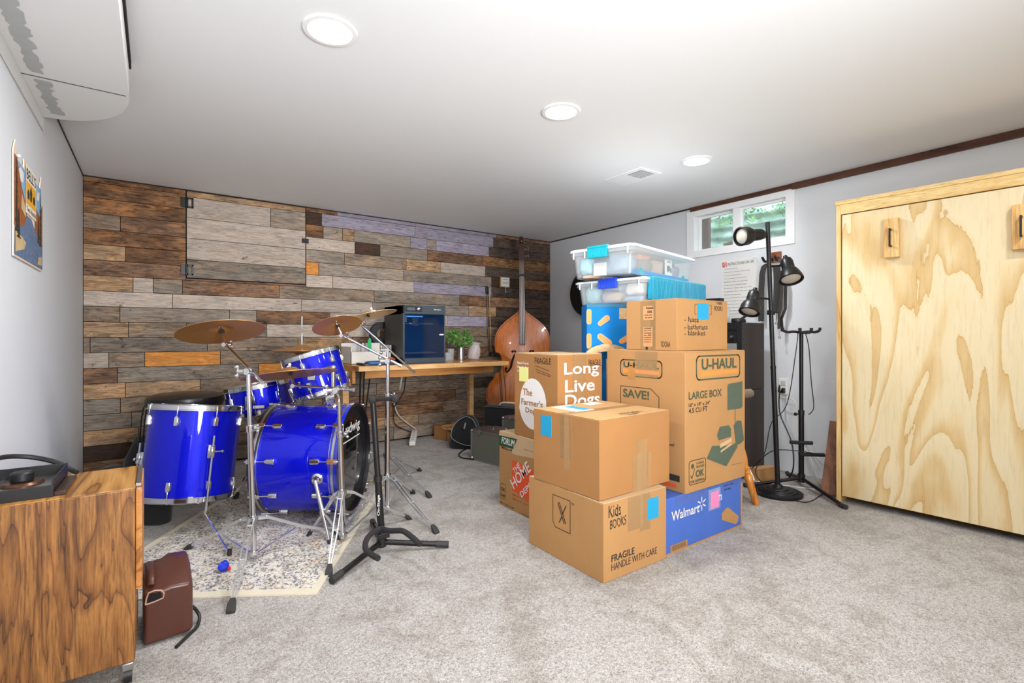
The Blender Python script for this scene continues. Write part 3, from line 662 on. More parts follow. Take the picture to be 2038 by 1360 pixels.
# kids' books carton
t, Lf, Ff, Tf, (w_, d_, h_) = carton('cardboard_box', 'cardboard box marked Kids Books, lowest of the front stack', 1.393, 1.343, 0, .379, .470, .307, 0, CB, 'x')
p = Pr(t, Lf, d_, h_)
p.lines([[(.395, .93-.02), (.395, .60), (.43, .545), (.63, .47), (.645, .47), (.645, .76), (.61, .80), (.45, .86), (.42, .90)]], INK, .0026, 'printed_logo', close=True) if False else None
p.lines([[(.365, .87), (.60, .87), (.60, .43), (.55, .43), (.40, .43), (.365, .50)]], INK, .0026, 'printed_logo', close=True)
p.lines([[(.435, .78), (.52, .53)], [(.455, .79), (.54, .54)], [(.545, .78), (.50, .655)], [(.455, .52), (.485, .60)]], INK, .0045, 'printed_logo')
p.text('TM', .615, .82, .645, .86)
p = Pr(t, Ff, w_, h_)
p.text('Kids', .07, .80, .25, .955, jig=.6, bold=-.005); p.text('BOOKS', .09, .66, .33, .775, jig=.6, bold=-.005)
p.texts([('FRAGILE', .11, .235, .46, .325, .02), ('HANDLE WITH CARE', .11, .125, .83, .215, -.01)])
p.note(.67, .615, .86, .90, TEALN)
p.note(.36, .55, .60, 1.0, TAPE, 'packing_tape', .0008)
MB().box((0, d_*.43, h_-.0), (w_*.9, d_*.57, h_+.0009), localF(t, (0, 0, 0), (1, 0, 0), (0, 1, 0))).build('tape_strip', TAPE, t)
p.note(.55, .5, .72, 1.0, TAPE, 'packing_tape', .0011)
# plain carton on top of it
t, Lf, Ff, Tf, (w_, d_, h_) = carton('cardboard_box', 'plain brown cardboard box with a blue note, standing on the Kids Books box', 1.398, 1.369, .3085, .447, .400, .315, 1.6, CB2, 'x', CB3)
p = Pr(t, Lf, d_, h_); p.note(.125, .645, .30, .93, TEALN)
p.note(.44, .40, .60, 1.0, TAPE, 'packing_tape', .0008); p.note(.50, .25, .58, .85, TAPE, 'packing_tape', .001)
p = Pr(t, Ff, w_, h_); p.note(.44, 0, .70, .48, TAPE, 'packing_tape', .0008); p.note(.50, .0, .64, .66, TAPE, 'packing_tape', .001)
p = Pr(t, Tf, w_, d_); p.note(.18, .52, .42, .93, WHT, 'white_label'); p.note(.3, .55, .41, .86, TEALN, h=.002); p.note(.62, .80, .82, .94, WHT, 'white_label')
p.text('KITCHEN', .40, .08, .68, .16, jig=.7); p.text('stuff', .42, .02, .56, .07, jig=.5)
# large moving carton
t, Lf, Ff, Tf, (w_, d_, h_) = carton('moving_box', 'tall U-HAUL large moving box printed with a table lamp', 1.908, 1.346, .2465, .490, .470, .633, 0, CB, 'y', CB3, cat='moving box')
p = Pr(t, Ff, w_, h_)
p.rrect(.17, .795, .90, .965, .022, .007, GRN); p.texts([('U-HAUL', .25, .865, .84, .945, .05)], GRN)
p.poly([[(.23, .82), (.86, .825), (.86, .855), (.23, .85)]], ORG, 'orange_bar')
p.text('LARGE BOX', .05, .66, .58, .715, GRN, .03); p.texts([('18" x 18" x 24"', .05, .61, .38, .635, .01), ('4.5 CU FT', .05, .565, .34, .60, .02)], INK)
p.poly([[(.68, .545), (.93, .545), (.95, .56), (.95, .755), (.70, .745), (.68, .735)]], GRN2, 'lamp_print'); p.lines([[(.815, .545), (.815, .44)]], GRN2, .004, 'lamp_print')
p.poly([[(.33, .215), (.66, .12), (.86, .25), (.86, .29), (.74, .27), (.42, .30)], [(.79, .42), (.85, .455), (.93, .445), (.98, .29), (.90, .265), (.83, .27)]], GRN2, 'bag_print')
p.poly([[(.53, .33), (.74, .34), (.74, .40), (.70, .43), (.55, .43), (.50, .37)]], GRN2, 'books_print', .0012); p.poly([[(.55, .27), (.75, .30), (.75, .33), (.55, .30)]], CBF, 'books_print', .0014); p.poly([[(.56, .235), (.75, .275), (.75, .29), (.56, .25)]], CBF, 'books_print', .0014)
p.rrect(.055, .055, .315, .225, .014, .003, INK); p.texts([('U-HAUL', .17, .19, .29, .208, .02), ('BOXES', .17, .165, .29, .183, .03), ('OK', .155, .10, .29, .15, .06), ('FOR SHIPPING', .07, .065, .30, .085, .02)], GRN)
MB().lathe(Ff(.11*w_, .185*h_, .0006), Ff.n, [(0, 0), (.011, 0), (.011, .0006), (0, .0006)], 12, cap=False).build('printed_emblem', GRN, t); p.lines([[(.08, .12), (.10, .10), (.14, .165)]], GRN, .004, 'check_mark')
p.texts([('Made in U.S.A. of recycled content', .76, .115, .94, .122, 0)])
p = Pr(t, Lf, d_, h_)
p.rrect(.20, .80, .735, .925, .02, .006, GRN); p.text('U-HAUL', .24, .865, .70, .91, GRN, .05); p.poly([[(.235, .822), (.70, .822), (.70, .85), (.235, .855)]], ORG, 'orange_bar')
p.lines([[(.20, .40), (.20, .715), (.60, .715), (.70, .66), (.70, .40)]], INK, .0028, 'printed_frame', close=True); p.text('SAVE!', .235, .63, .58, .695, GRN, .04); p.texts([('boxes are guaranteed!', .55, .315, .88, .34, .02)], INK)
p.poly([[(.0, .075), (.94, .075), (.94, .12), (.0, .12)]], INK, 'dark_bar'); p.poly([[(.0, .03), (.90, .03), (.90, .055), (.0, .055)]], HDO, 'orange_bar')
p.note(.40, .80, .68, 1.0, TAPE, 'packing_tape', .0016); p.note(.30, .78, .40, .9, TAPEB, 'brown_tape', .0014)
# blue printed store carton below it
t, Lf, Ff, Tf, (w_, d_, h_) = carton('printed_box', 'flat blue Walmart box on the floor under the large moving box', 1.786, 1.356, 0, .603, .455, .2455, 0, CBBL, 'x', CBBL)
p = Pr(t, Ff, w_, h_)
tan = CB
p.poly([[(0, 0), (1, 0), (1, .035), (0, .035)], [(.975, .035), (1, .035), (1, .9), (.975, .9)]], tan, 'bare_card_edge')
p.text('Walmart', .06, .58, .40, .75, pm('grey_print', '#d8d0c8', .8), .03); p.text('.com', .56, .66, .70, .78, pm('grey_print', '#d8d0c8', .8), .03)
p.lines([[(.43+.055*math.cos(a)*.35, .72+.12*math.sin(a)*.35), (.43+.055*math.cos(a), .72+.12*math.sin(a))] for a in [math.pi/2+math.pi/3*k for k in range(6)]], pm('grey_print', '#d8d0c8', .8), .006, 'spark_logo')
p.poly([[(.70, .27), (.90, .08), (.935, .12), (.945, .22), (.80, .46), (.765, .475), (.70, .40)]], CB, 'printed_shape')
p.note(.55, .56, .655, .87, PINK, h=.0022); p.note(.52, .53, .68, .93, pm('clear_pouch', '#a9c0ea', .2, alpha=.5), 'clear_pouch', .0012)
p.text('Quilt scrap', .72, .89, .86, .95, jig=.8); p.text('Yarn bits', .73, .82, .83, .87, jig=.8)
p.poly([[(.05, .04), (.25, .04), (.25, .155), (.05, .155)]], CB, 'barcode_panel'); p.lines([[(.065+.007*k+.003*(k % 3), .055), (.065+.007*k+.003*(k % 3), .14)] for k in range(24)], INK, .0022, 'barcode')
p.note(.12, .82, .5, 1.0, pm('blue_tape_film', '#6a86d6', .3, alpha=.5), 'packing_tape', .0008); p.note(.6, .86, .95, 1.0, pm('blue_tape_film', '#6a86d6', .3, alpha=.5), 'packing_tape', .0009)
# wool box on top
t, Lf, Ff, Tf, (w_, d_, h_) = carton('cardboard_box', 'cardboard box marked WOOL with a blue note, standing on the large moving box', 1.959, 1.426, .8805, .415, .304, .2455, 0, pm('', '#c79a66') if False else CB, 'x', CB3)
p = Pr(t, Ff, w_, h_); p.note(.38, .61, .60, .93, TEALN); p.lines([[(.36, .71), (.33, .71), (.33, .90), (.37, .90)], [(.62, .90), (.66, .90), (.66, .72), (.62, .72)]], INK, .0018)
for s_, b in (('- hats', .55), ('- bathmats', .41), ('- blanket', .29)): p.text(s_, .13, b, .13+.045*len(s_), b+.10, jig=.7)
p.text('THIN', .76, .92, .88, .98, jig=.5); p.text('BOOKS', .72, .80, .89, .89, jig=.6)
p = Pr(t, Lf, d_, h_); p.note(.30, .0, .60, 1.0, TAPE, 'packing_tape', .0008)
pn = pm('shipping_label', '#c98f5e', .7); p.note(.36, .60, .56, .88, pn, 'shipping_label', .0014); p.note(.36, .07, .54, .46, pn, 'shipping_label', .0014)
p.texts([('Rusted', .42, .82, .56, .87, .03), ('100%', .44, .74, .54, .79, .04), ('mohair yarn', .38, .68, .54, .72, .02), ('dry goods', .40, .63, .54, .67, .03)]+[(s_, .38, .42-.045*k, .52, .45-.045*k, .03) for k, s_ in enumerate(('cones', 'spun wool', 'worsted', 'no. 204', 'sealed', 'inspected', 'this side up'))], INK, h=.0022)
p.text('WOOL', .70, .07, .88, .18, bold=-.01, mirror=True)
MB().lathe(Lf(.43*d_, .04*h_, .0006), Lf.n, [(0, 0), (.008, 0), (.008, .0008), (0, .0008)], 12, cap=False).build('printed_emblem', INK, t)
# home improvement store carton
t, Lf, Ff, Tf, (w_, d_, h_) = carton('moving_box', 'medium moving box with the orange HOME DEPOT square, on the floor behind the front stack', 1.578, 1.845, 0, .355, .482, .415, 0, CB, 'y', CBF, cat='moving box')
p = Pr(t, Lf, d_, h_)
# u = 0 at the far (left) edge
p.poly([[(.0, .84), (.30, .74), (1.0, .80), (1.0, 1.0), (0, 1.0)]], CBF, 'folded_flap', .0008)
p.poly([[(.0, .80), (.28, .81), (.36, .955), (.0, .94)]], pm('green_label', '#1d4a2c', .7), 'green_label', .0014); p.text('FORUM', .05, .84, .30, .93, WINK, .03, h=.002, shear=.5); p.text('MEDIUM', .05, .77, .26, .80, INK, .03)
p.text('medium moving box', .48, .84, .74, .86, HDO, .01)
p.poly([[(.26, .27), (.74, .20), (.74, .62), (.26, .66)]], HDO, 'orange_square')
a_ = math.radians(42); Fd = Fr(Lf(0, 0, 0), Lf.u*math.cos(a_)+Lf.v*math.sin(a_), Lf.v*math.cos(a_)-Lf.u*math.sin(a_))
def dg(st, u, v, L_, hh):
    x = u*math.cos(a_)+v*math.sin(a_); y = v*math.cos(a_)-u*math.sin(a_); MB().text(st, x, y, x+L_, y+hh, Fd, .02, .0024).build('lettering', WINK, t)
dg('THE', .150, .203, .075, .030); dg('HOME', .145, .118, .205, .058); dg('DEPOT', .215, .092, .165, .030)
p.text('More saving.', .27, .20, .72, .225, HDO, .03); p.text('More doing.', .27, .145, .66, .175, HDO, .03)
p.rrect(.03, .10, .13, .30, .008, .002, INK); p.texts([('OK', .04, .2, .12, .25, .03), ('SHIP', .04, .12, .12, .16, .02), ('18in x 18in x 16in', .02, .03, .3, .05, .02), ('contents / room / handle with care', .42, .01, .9, .03, 0)])
# dog-food carton standing on it
t, Lf, Ff, Tf, (w_, d_, h_) = carton('cardboard_box', 'cardboard box printed Long Live Dogs, standing on the orange-square moving box', 1.585, 1.832, .4160, .303, .358, .4435, 0, CB2, 'x', CBF)
p = Pr(t, Lf, d_, h_)
p.poly([[(.45+.31*math.cos(a)*(1.08 if math.sin(a) < 0 else 1), .41+.30*math.sin(a)) for a in [2*math.pi*k/28 for k in range(28)]]], WINK, 'printed_oval')
p.texts([('The', .22, .50, .44, .58, .03), ("Farmer's", .18, .385, .68, .46, .03), ('Dog', .28, .28, .52, .36, .03)], CB2, h=.0022)
p.texts([('Real Food.', .08, .865, .36, .895, .03), ('Fresh for', .08, .815, .36, .845, .03), ('Dogs.', .08, .765, .24, .795, .03)], WINK)
p.note(.13, .66, .34, .83, YEL, h=.003)
p.text('FRAGILE', .50, .885, .86, .955, jig=.5); p.lines([[(.50, .86), (.82, .815)], [(.52, .82), (.86, .765)], [(.54, .79), (.84, .75)]])
p = Pr(t, Ff, w_, h_)
p.texts([('Long', .13, .735, .92, .905, .025), ('Live', .15, .575, .82, .715, .025), ('Dogs', .15, .37, .94, .55, .025)], WINK)
p.text('FRAGILE', .68, .86, .96, .93, jig=.6, h=.0024); p.lines([[(.72, .83), (.92, .83)], [(.74, .80), (.9, .81)]], h=.0024)
p.note(.32, .0, .62, 1.0, TAPE, 'packing_tape', .0008)
# small open carton by the back wall
t = thing('open_box', 'small open cardboard box with a raised flap by the plank wall', 'box', (2.137, 4.0, 0), math.radians(18))
F = localF(t, (0, 0, 0), (1, 0, 0), (0, 0, 1)); w_, d_, h_ = .20, .16, .125
q = MB(); F3 = lambda a, b, c: F(a, c, -b)
q.box((0, 0, 0), (w_, .004, h_), F3).box((0, d_-.004, 0), (w_, d_, h_), F3).box((0, 0, 0), (.004, d_, h_), F3).box((w_-.004, 0, 0), (w_, d_, h_), F3).box((0, 0, 0), (w_, d_, .004), F3); q.build('carton_body', CB2, t)
q = MB(); q.add([F3(*c) for c in ((.01, d_*.5, h_), (w_, d_*.5, h_), (w_+.02, -.02, h_*.86), (w_*.75, -.06, h_*.80), (.02, -.03, h_*.78), (-.03, .02, h_*.9))]+[F3(c[0], c[1], c[2]+.004) for c in ((.01, d_*.5, h_), (w_, d_*.5, h_), (w_+.02, -.02, h_*.86), (w_*.75, -.06, h_*.80), (.02, -.03, h_*.78), (-.03, .02, h_*.9))], [(0, 1, 2, 3, 4, 5), (11, 10, 9, 8, 7, 6)]+[(i, (i+1) % 6, (i+1) % 6+6, i+6) for i in range(6)]); q.build('top_flap', CB3, t)
# little kraft box behind the lamp
a = Vector((3.17, 1.69, 0)); bb = thing('kraft_box', 'small tan cardboard box on the carpet behind the floor lamp base', 'box', tuple(a), math.radians(-12))
Fk = localF(bb, (0, 0, 0), (1, 0, 0), (0, 1, 0)); MB().box((0, 0, 0), (.17, .07, .085), Fk).build('carton_body', CB, bb, .002); MB().box((.001, .0, .085), (.169, .04, .087), Fk).build('top_flap', CB3, bb)

# ================================================================ chair, blue carton, storage tubs
def arc(c, r0, a0, a1, n): return [(c[0]+r0*math.cos(math.radians(a0+(a1-a0)*i/n)), c[1]+r0*math.sin(math.radians(a0+(a1-a0)*i/n))) for i in range(n+1)]
q0 = Vector((2.066, 1.963, 0)); t = thing('wooden_chair', 'pale wooden chair with an arched back, hidden behind the boxes and carrying the sky-blue box', 'chair', tuple(q0))
F = Fr((q0.x, q0.y, 0), RT, (0, 0, 1)); cw = .145                               # n points to the viewer
ot = [(-cw, .70)]+[(-cw*math.cos(math.pi*i/14), .80+.105*math.sin(math.pi*i/14)) for i in range(15)]+[(cw, .70)]
it = [(x*.86, .70+(y-.70)*.80) for x, y in ot]
poly = ot+it[::-1]; q = MB(); n = len(ot)
for i in range(n-1):
    q.prism([ot[i], ot[i+1], it[i+1], it[i]], F, -.012, .012)
q.build('back_rail', PALEW, t)
MB().box((-cw, .45, -.26), (cw, .475, .012), F).build('seat', PALEW, t, .004)
for x in (-cw+.018, cw-.018):
    MB().cyl(F(x, 0, 0), F(x, .72, 0), .014).build('leg', PALEW, t); MB().cyl(F(x, 0, -.24), F(x, .45, -.24), .014).build('leg', PALEW, t)
for x in (-.06, 0, .06): MB().cyl(F(x, .47, 0), F(x, .82, 0), .007, seg=8).build('spindle', PALEW, t)
bt = q0+FW*.03; b0 = Vector((bt.x, bt.y, .476))-RT*.112; yw = -math.degrees(YAW)
t, Lf, Ff, Tf, (w_, d_, h_) = carton('printed_box', 'tall sky-blue box with orange pill shapes, standing on the chair seat under the tubs', b0.x, b0.y, .476, .28, .215, .655, yw, CBSKY, 'x', CBSKY)
p = Pr(t, Ff, w_, h_)
def pill(cx_, cy_, L_, r0, r1, ang):
    pts = []
    for i in range(9): a = math.pi/2+math.pi*i/8; pts.append((-L_/2+r0*math.cos(a), r0*math.sin(a)))
    for i in range(9): a = -math.pi/2+math.pi*i/8; pts.append((L_/2+r1*math.cos(a), r1*math.sin(a)))
    c_, s_ = math.cos(math.radians(ang)), math.sin(math.radians(ang)); return [((cx_*w_+x*c_-y*s_)/w_, (cy_*h_+x*s_+y*c_)/h_) for x, y in pts]
PO = pm('orange_pill_print', '#e89a58', .8)
for sc2, mt, hh in ((1.25, pm('pale_pill_rim', '#cfae92', .8), .001), (1, PO, .0014)):
    p.poly([pill(.34, .855, .048, .011*sc2, .014*sc2, 38), pill(.36, .69, .06, .014*sc2, .016*sc2, -38), pill(.045, .89, .06, .011*sc2, .011*sc2, 90), pill(.045, .68, .06, .011*sc2, .011*sc2, 90), pill(.80, .70, .06, .012*sc2, .014*sc2, 30)], mt, 'pill_print', hh)
p.note(.66, .87, .90, .965, pm('torn_label', '#c9a678', .8, var=.4, nscale=60), 'torn_label', .002)
p.note(0, .97, 1, 1.0, pm('teal_film', '#15688a', .6), 'wrap_edge', .0016)

def blob(name, label, cat, c, sz, mat, seed, rz=0.0, amp=.16, group=None, pw=.55):
    c = Vector(c); m = MB(); rnd = Vector((seed*7.3, seed*3.1, seed)); rings = []; n, sg = 14, 22
    R = Matrix.Rotation(rz, 3, 'Z')
    for i in range(n+1):
        a = math.pi*i/n; z = -math.cos(a); z = math.copysign(abs(z)**pw, z); q = max(math.sin(a), 1e-4)**pw; ring = []
        for j in range(sg):
            b = 2*math.pi*j/sg; x = math.copysign(abs(math.cos(b))**pw, math.cos(b))*q; y = math.copysign(abs(math.sin(b))**pw, math.sin(b))*q
            v = Vector((x, y, z)); k = 1-amp*(.5+.8*noise.noise(v*1.6+rnd))-amp*.5*abs(noise.noise(v*4+rnd)); v = v*min(k, 1)
            ring.append(c+R @ Vector((v.x*sz[0]/2, v.y*sz[1]/2, (v.z*.5+.5)*sz[2])))
        rings.append(ring)
    m.loop(rings); o = m.build(name, mat, sharp=60); tag(o, label, cat, group); return o

def tub(label, A, B, C, z0, h, lidmat, bodymat, latchmat, lw):
    """A near corner, B far-left corner, C far-right corner of the lid outline"""
    A, B, C = Vector(A), Vector(B), Vector(C); u = (C-A); v = (B-A); L, W_ = u.length, v.length; u.normalize(); v = (v-u*v.dot(u)).normalized()
    t = thing('storage_tub', label, 'storage tub', (A.x, A.y, z0)); F = Fr((A.x, A.y, z0), u, v)
    def rr(x0, y0, x1, y1, r, n=5):
        pts = []
        for cx_, cy_, s_ in ((x1-r, y1-r, 0), (x0+r, y1-r, 1), (x0+r, y0+r, 2), (x1-r, y0+r, 3)):
            for i in range(n+1): a = math.pi/2*(s_+i/n); pts.append((cx_+r*math.cos(a), cy_+r*math.sin(a)))
        return pts
    q = MB(); prof = [(.034, 0), (.028, .005), (.020, h*.55), (.016, h*.72), (.006, h*.74), (.006, h*.90), (.010, h*.90), (.020, h*.73), (.024, h*.55), (.032, .008)]
    q.loop([[F(x, y, z) for x, y in rr(i_, i_, L-i_, W_-i_, .04)] for i_, z in prof], cap=False)
    q.add([F(x, y, .0) for x, y in rr(.034, .034, L-.034, W_-.034, .04)][::-1], [tuple(range(24))]); q.build('tub_body', bodymat, t, sharp=50)
    q = MB(); q.loop([[F(x, y, z) for x, y in rr(i_, i_, L-i_, W_-i_, .04)] for i_, z in ((.006, h*.86), (0, h*.86), (0, h*.93), (.008, h*.955), (.03, h*.955), (.045, h-.004), (.06, h), (.10, h), (.11, h-.006))]); q.build('lid', lidmat, t, sharp=50)
    a0 = W_*.36; q = MB()                                  # latch on the short end facing left
    q.box((-.012, a0, h*.60), (.006, a0+lw, h*.93), F).box((-.012, a0, h*.90), (.03, a0+lw, h*.985), F)
    for k in range(7): q.box((-.0135, a0+lw*(k+.35)/7, h*.63), (-.011, a0+lw*(k+.6)/7, h*.8), F)
    q.build('latch', latchmat, t, .004)
    q = MB(); q.box((-.012+L, a0, h*.60), (L+.012, a0+lw, h*.93), F); q.build('latch', latchmat, t, .004)
    for k in (.08, .72, .90): MB().box((.002, W_*k, h*.64), (.012, W_*k+.006, h*.88), F).build('rib', FROST, t, .002)
    return t, F, L, W_
TEAL = pm('teal_latch_plastic', '#1296a4', .3); ROY = pm('royal_blue_latch_plastic', '#2247cf', .3)
A = at(1284, 546, 2.68); zl = 1.281; A = Vector((A.x, A.y, 0)); dA = Vector((-.163, .986, 0)); dB = Vector((.986, .163, 0))
ZB = 1.1335
tA, FA, LA, WA = tub('clear storage tub with a royal blue latch and teal film, lower of the stacked pair', A, A+dA*.49, A+dB*.80, ZB, zl-ZB, FROST, FROST2, ROY, .12)
q = MB(); q.box((.05, -.004, .02), (LA-.05, .012, (zl-ZB)*.95), FA); q.build('stretch_film', pm('teal_stretch_film', '#1aa6cf', .2, 0, .35, 40, (1, 1, .1), bump=.5, alpha=.78), tA)
q = MB(); q.box((.10, -.002, (zl-ZB)*.955), (LA-.06, WA*.6, (zl-ZB)*1.002), FA); q.build('teal_lid_film', pm('teal_stretch_film2', '#55c3d6', .2, 0, .3, 40, bump=.3, alpha=.8), tA)
q = MB(); rnd = random.Random(9)
for k in range(46):
    x = rnd.uniform(.06, LA-.08); q.line([(x, .01), (x+rnd.uniform(-.05, .06), (zl-ZB)*.93)], .0014, Fr(FA(0, 0, 0), FA.u, (0, 0, 1)), .0055)
q.build('crease_glint', pm('film_glint', '#8fe0ee', .2, alpha=.7), tA)  # pale lines paint the glints along the film's creases
A2 = at(1260.5, 478, 2.62); A2 = Vector((A2.x, A2.y, 0)); c_, s_ = math.cos(math.radians(11.5)), math.sin(math.radians(11.5)); dB2 = Vector((c_, s_, 0)); dA2 = Vector((-s_, c_, 0)); z2 = zl+.0012; h2 = 1.455-z2
tB, FB, LB, WB = tub('clear storage tub with a teal latch, topmost of the stacked pair', A2, A2+dA2*.43, A2+dB2*.82, z2, h2, FROST, CLEAR, TEAL, .13)
q = MB()
for x in (.14, LB-.14): q.lathe(FB(x, .029, .026), FB.v, [(.0, 0), (.024, 0), (.024, .004), (0, .004)], 14, cap=False)
q.build('wheel_recess', TEAL, tB)
q = MB(); q.box((.05, .030, .004), (LB-.06, .034, .032), FB); q.build('blue_base_strip', pm('blue_translucent', '#2c8fd0', .3, alpha=.7), tB)
G = 'bagged clothes packed in the upper tub'
z3 = z2+.008; rB = math.radians(11.5)
blob('plastic_bag', 'blue-grey plastic bag of clothes at the left end of the upper tub', 'bag', FB(.15, .19, .008), (.17, .25, .12), pm('greyblue_bag', '#7f97ab', .35, 0, .25, 14, bump=.3), 1, rB)
blob('plastic_bag', 'pale aqua crumpled bag in the far left corner of the upper tub', 'bag', FB(.10, .35, .025), (.10, .10, .10), pm('aqua_bag', '#8fcfe0', .4, 0, .25, 20, bump=.3), 2, rB)
tag(MB().box((.062, .21, .012), (.075, .29, .085), FB).build('white_card', WHT, bevel=.001), 'white card pressed against the left end inside the upper tub', 'card')
blob('folded_cloth', 'peach folded cloth on the bottom at the left of the upper tub', 'cloth', FB(.13, .345, .005), (.12, .10, .02), pm('peach_cloth', '#eac19a', .8), 3, rB)
blob('folded_cloth', 'grey-green folded clothes in the middle of the upper tub', 'cloth', FB(.31, .19, .008), (.16, .28, .12), pm('taupe_cloth', '#8d8984', .8, 0, .3, 16, bump=.4), 4, rB, .22)
blob('folded_cloth', 'salmon pink cloth on top in the middle of the upper tub', 'cloth', FB(.30, .14, .100), (.16, .13, .045), pm('salmon_cloth', '#c99684', .8, 0, .2, 16, bump=.4), 5, rB, .2)
blob('folded_cloth', 'beige bundle right of the middle of the upper tub', 'cloth', FB(.48, .17, .008), (.15, .24, .125), pm('beige_cloth', '#c1a796', .8, 0, .2, 16, bump=.4), 6, rB, .2)
blob('folded_cloth', 'lilac grey bundle at the right end of the upper tub', 'cloth', FB(.66, .18, .008), (.17, .26, .11), pm('lilac_cloth', '#aaa3b0', .8, 0, .2, 16, bump=.4), 7, rB, .2)
q = MB().box((.45, .034, .03), (.53, .044, .125), FB); t = q.build('label_card', WHT, bevel=.001); tag(t, 'white printed product card inside the front of the upper tub', 'card')
Fc = Fr(FB(.45, .0335, .03), FB.u, (0, 0, 1)); MB().rect(.012, .03, .05, .06, Fc).build('printed_panel', pm('dark_print', '#4a3836', .7), t); MB().text('SLIPPERS', .01, .078, .06, .088, Fc, .02).rect(.055, .02, .07, .05, Fc).build('lettering', INK, t); MB().rect(.012, .022, .04, .029, Fc).build('red_strip', RED, t)
r1 = math.radians(9.4); hz_ = .118
blob('plastic_bag', 'mint green bag at the left end of the lower tub', 'bag', FA(.10, .40, .008), (.10, .10, hz_), pm('mint_bag', '#a9dcd6', .5, 0, .2, 18, bump=.3), 11, r1)
blob('folded_cloth', 'stack of peach folded sheets in the lower tub behind the blue latch', 'cloth', FA(.13, .27, .008), (.16, .13, .07), pm('peach_sheets', '#e9c7a6', .8, 0, .12, 30, bump=.2), 12, r1, .08)
blob('folded_cloth', 'dusty blue folded cloth on the peach sheets in the lower tub', 'cloth', FA(.13, .27, .078), (.14, .12, .035), pm('dusty_blue_cloth', '#8f9dbb', .8), 13, r1)
blob('folded_cloth', 'white and cream crumpled cloth near the front corner of the lower tub', 'cloth', FA(.14, .12, .045), (.17, .14, .078), pm('cream_cloth', '#e7e1d2', .8, 0, .12, 14, bump=.4), 14, r1, .25)
blob('folded_cloth', 'pale blue cloth under the cream cloth in the lower tub', 'cloth', FA(.14, .13, .008), (.17, .14, .04), pm('pale_blue_cloth', '#9fb9d6', .8, 0, .12, 14, bump=.4), 15, r1, .15)
blob('folded_cloth', 'blue bedding filling the right of the lower tub behind the film', 'cloth', FA(.5, .22, .008), (.42, .34, .115), pm('blue_bedding', '#5fa6cf', .8, 0, .3, 12, bump=.4), 16, r1, .12)

# round black case hung on the grey wall
c = Vector((XR-.001, 3.665, 1.385)); t = thing('round_case', 'black round instrument case hanging on the grey wall, half hidden by the tubs', 'case', (XR-.06, c.y, c.z-.23))
MB().lathe(c, (-1, 0, 0), [(0, .0), (.21, .0), (.227, .02), (.227, .06), (.21, .075), (0, .077)], 48, cap=False).build('case_shell', BLKP, t); MB().ring(c+Vector((-.05, 0, 0)), (-1, 0, 0), .222, .230, .012, 48).build('rim', pm('brown_rim', '#3a201a', .4), t)

# ================================================================ stool and tube
c = Vector((2.66, 1.72, .565)); t = thing('wooden_stool', 'turned-leg amber wooden stool behind the large moving box, one leg showing', 'stool', (c.x, c.y, 0))
MB().lathe((c.x, c.y, .547), (0, 0, 1), [(0, 0), (.13, 0), (.145, .01), (.145, .025), (.13, .033), (0, .028)], 30, cap=False).build('seat', TURN, t)
for k, (fx, fy) in enumerate(((2.747, 1.476), (2.49, 1.56), (2.60, 1.95), (2.86, 1.86))):
    a = Vector((fx, fy, 0)); b = c+(Vector((fx, fy, 0))-Vector((c.x, c.y, 0)))*.42; b.z = .55; ax = (b-a); Lg = ax.length
    pr = [(.017, 0), (.019, .03), (.021, .12), (.0235, .16), (.017, .172), (.021, .18), (.017, .188), (.021, .2), (.0235, .205), (.016, .215), (.024, .26), (.025, .32), (.017, .37), (.021, .38), (.015, .40), (.014, Lg)]
    MB().lathe(a, ax, pr, 16).build('leg', TURN, t)
tag(MB().lathe((2.46, 1.6, .6075), (1, -.02, 0), [(.022, 0), (.027, 0), (.027, .43), (.022, .43), (.022, 0)], 20, cap=False).build('rolled_tube', pm('grey_tan_tube', '#77685a', .5)), 'grey-tan tube lying on the stool, its end sticking out past the moving box', 'tube')

# ================================================================ amplifiers
def cab(label, x0, x1, y0, y1, z0, z1, kind):
    t = thing('amplifier', label, 'amplifier', (x0, (y0+y1)/2, z0))
    MB().box((x0+.012, y0, z0), (x1, y1, z1)).build('cabinet', pm('charcoal_tolex', '#3b3330', .7, 0, .2, 200, bump=.3), t, .006)
    q = MB(); w_ = .035
    picture_frame(q, (y0, z0), (y1, z1), (w_, w_, w_, .05 if kind else .02), lambda y, z, d: (x0+d, y, z), .0118); q.build('front_frame', BLKP, t, .003)
    if kind:
        MB().box((x0+.006, y0+w_, z1-.14), (x0+.022, y1-w_, z1-.05)).build('control_panel', BLKP, t)
        for k in range(6): MB().cyl((x0+.007, y0+.07+k*.07, z1-.095), (x0-.008, y0+.07+k*.07, z1-.095), .009, seg=10).build('knob', STEEL, t)
    tg = NT('speaker_grille'+str(kind)); ck = tg.n('TexChecker', ins={'Vector': tg.coord(), 'Scale': 230, 'Color1': hx('#a6a39c' if kind else '#2a2725'), 'Color2': hx('#4b4845' if kind else '#1c1a19')}); tg.set(Base_Color=ck.outputs[0], Roughness=.8)
    MB().box((x0+.006, y0+w_, z0+w_), (x0+.013, y1-w_, z1-(.14 if kind else .02))).build('grille', tg.m, t)
    return t
cab('black floor speaker cabinet under the amplifier with the silver-grey grille', 3.15, 3.44, 1.79, 2.42, 0.0, .585, 0)
cab('black amplifier with a silver-grey woven grille, on top of the speaker cabinet', 3.15, 3.44, 1.79, 2.38, .5855, 1.040, 1)
t = thing('printed_carton', 'white and red printed carton standing on the amplifier', 'box', (3.24, 2.03, 1.0405)); F = Fr((3.22, 2.12, 1.0405), (0.1, -1, 0), (0, 0, 1))
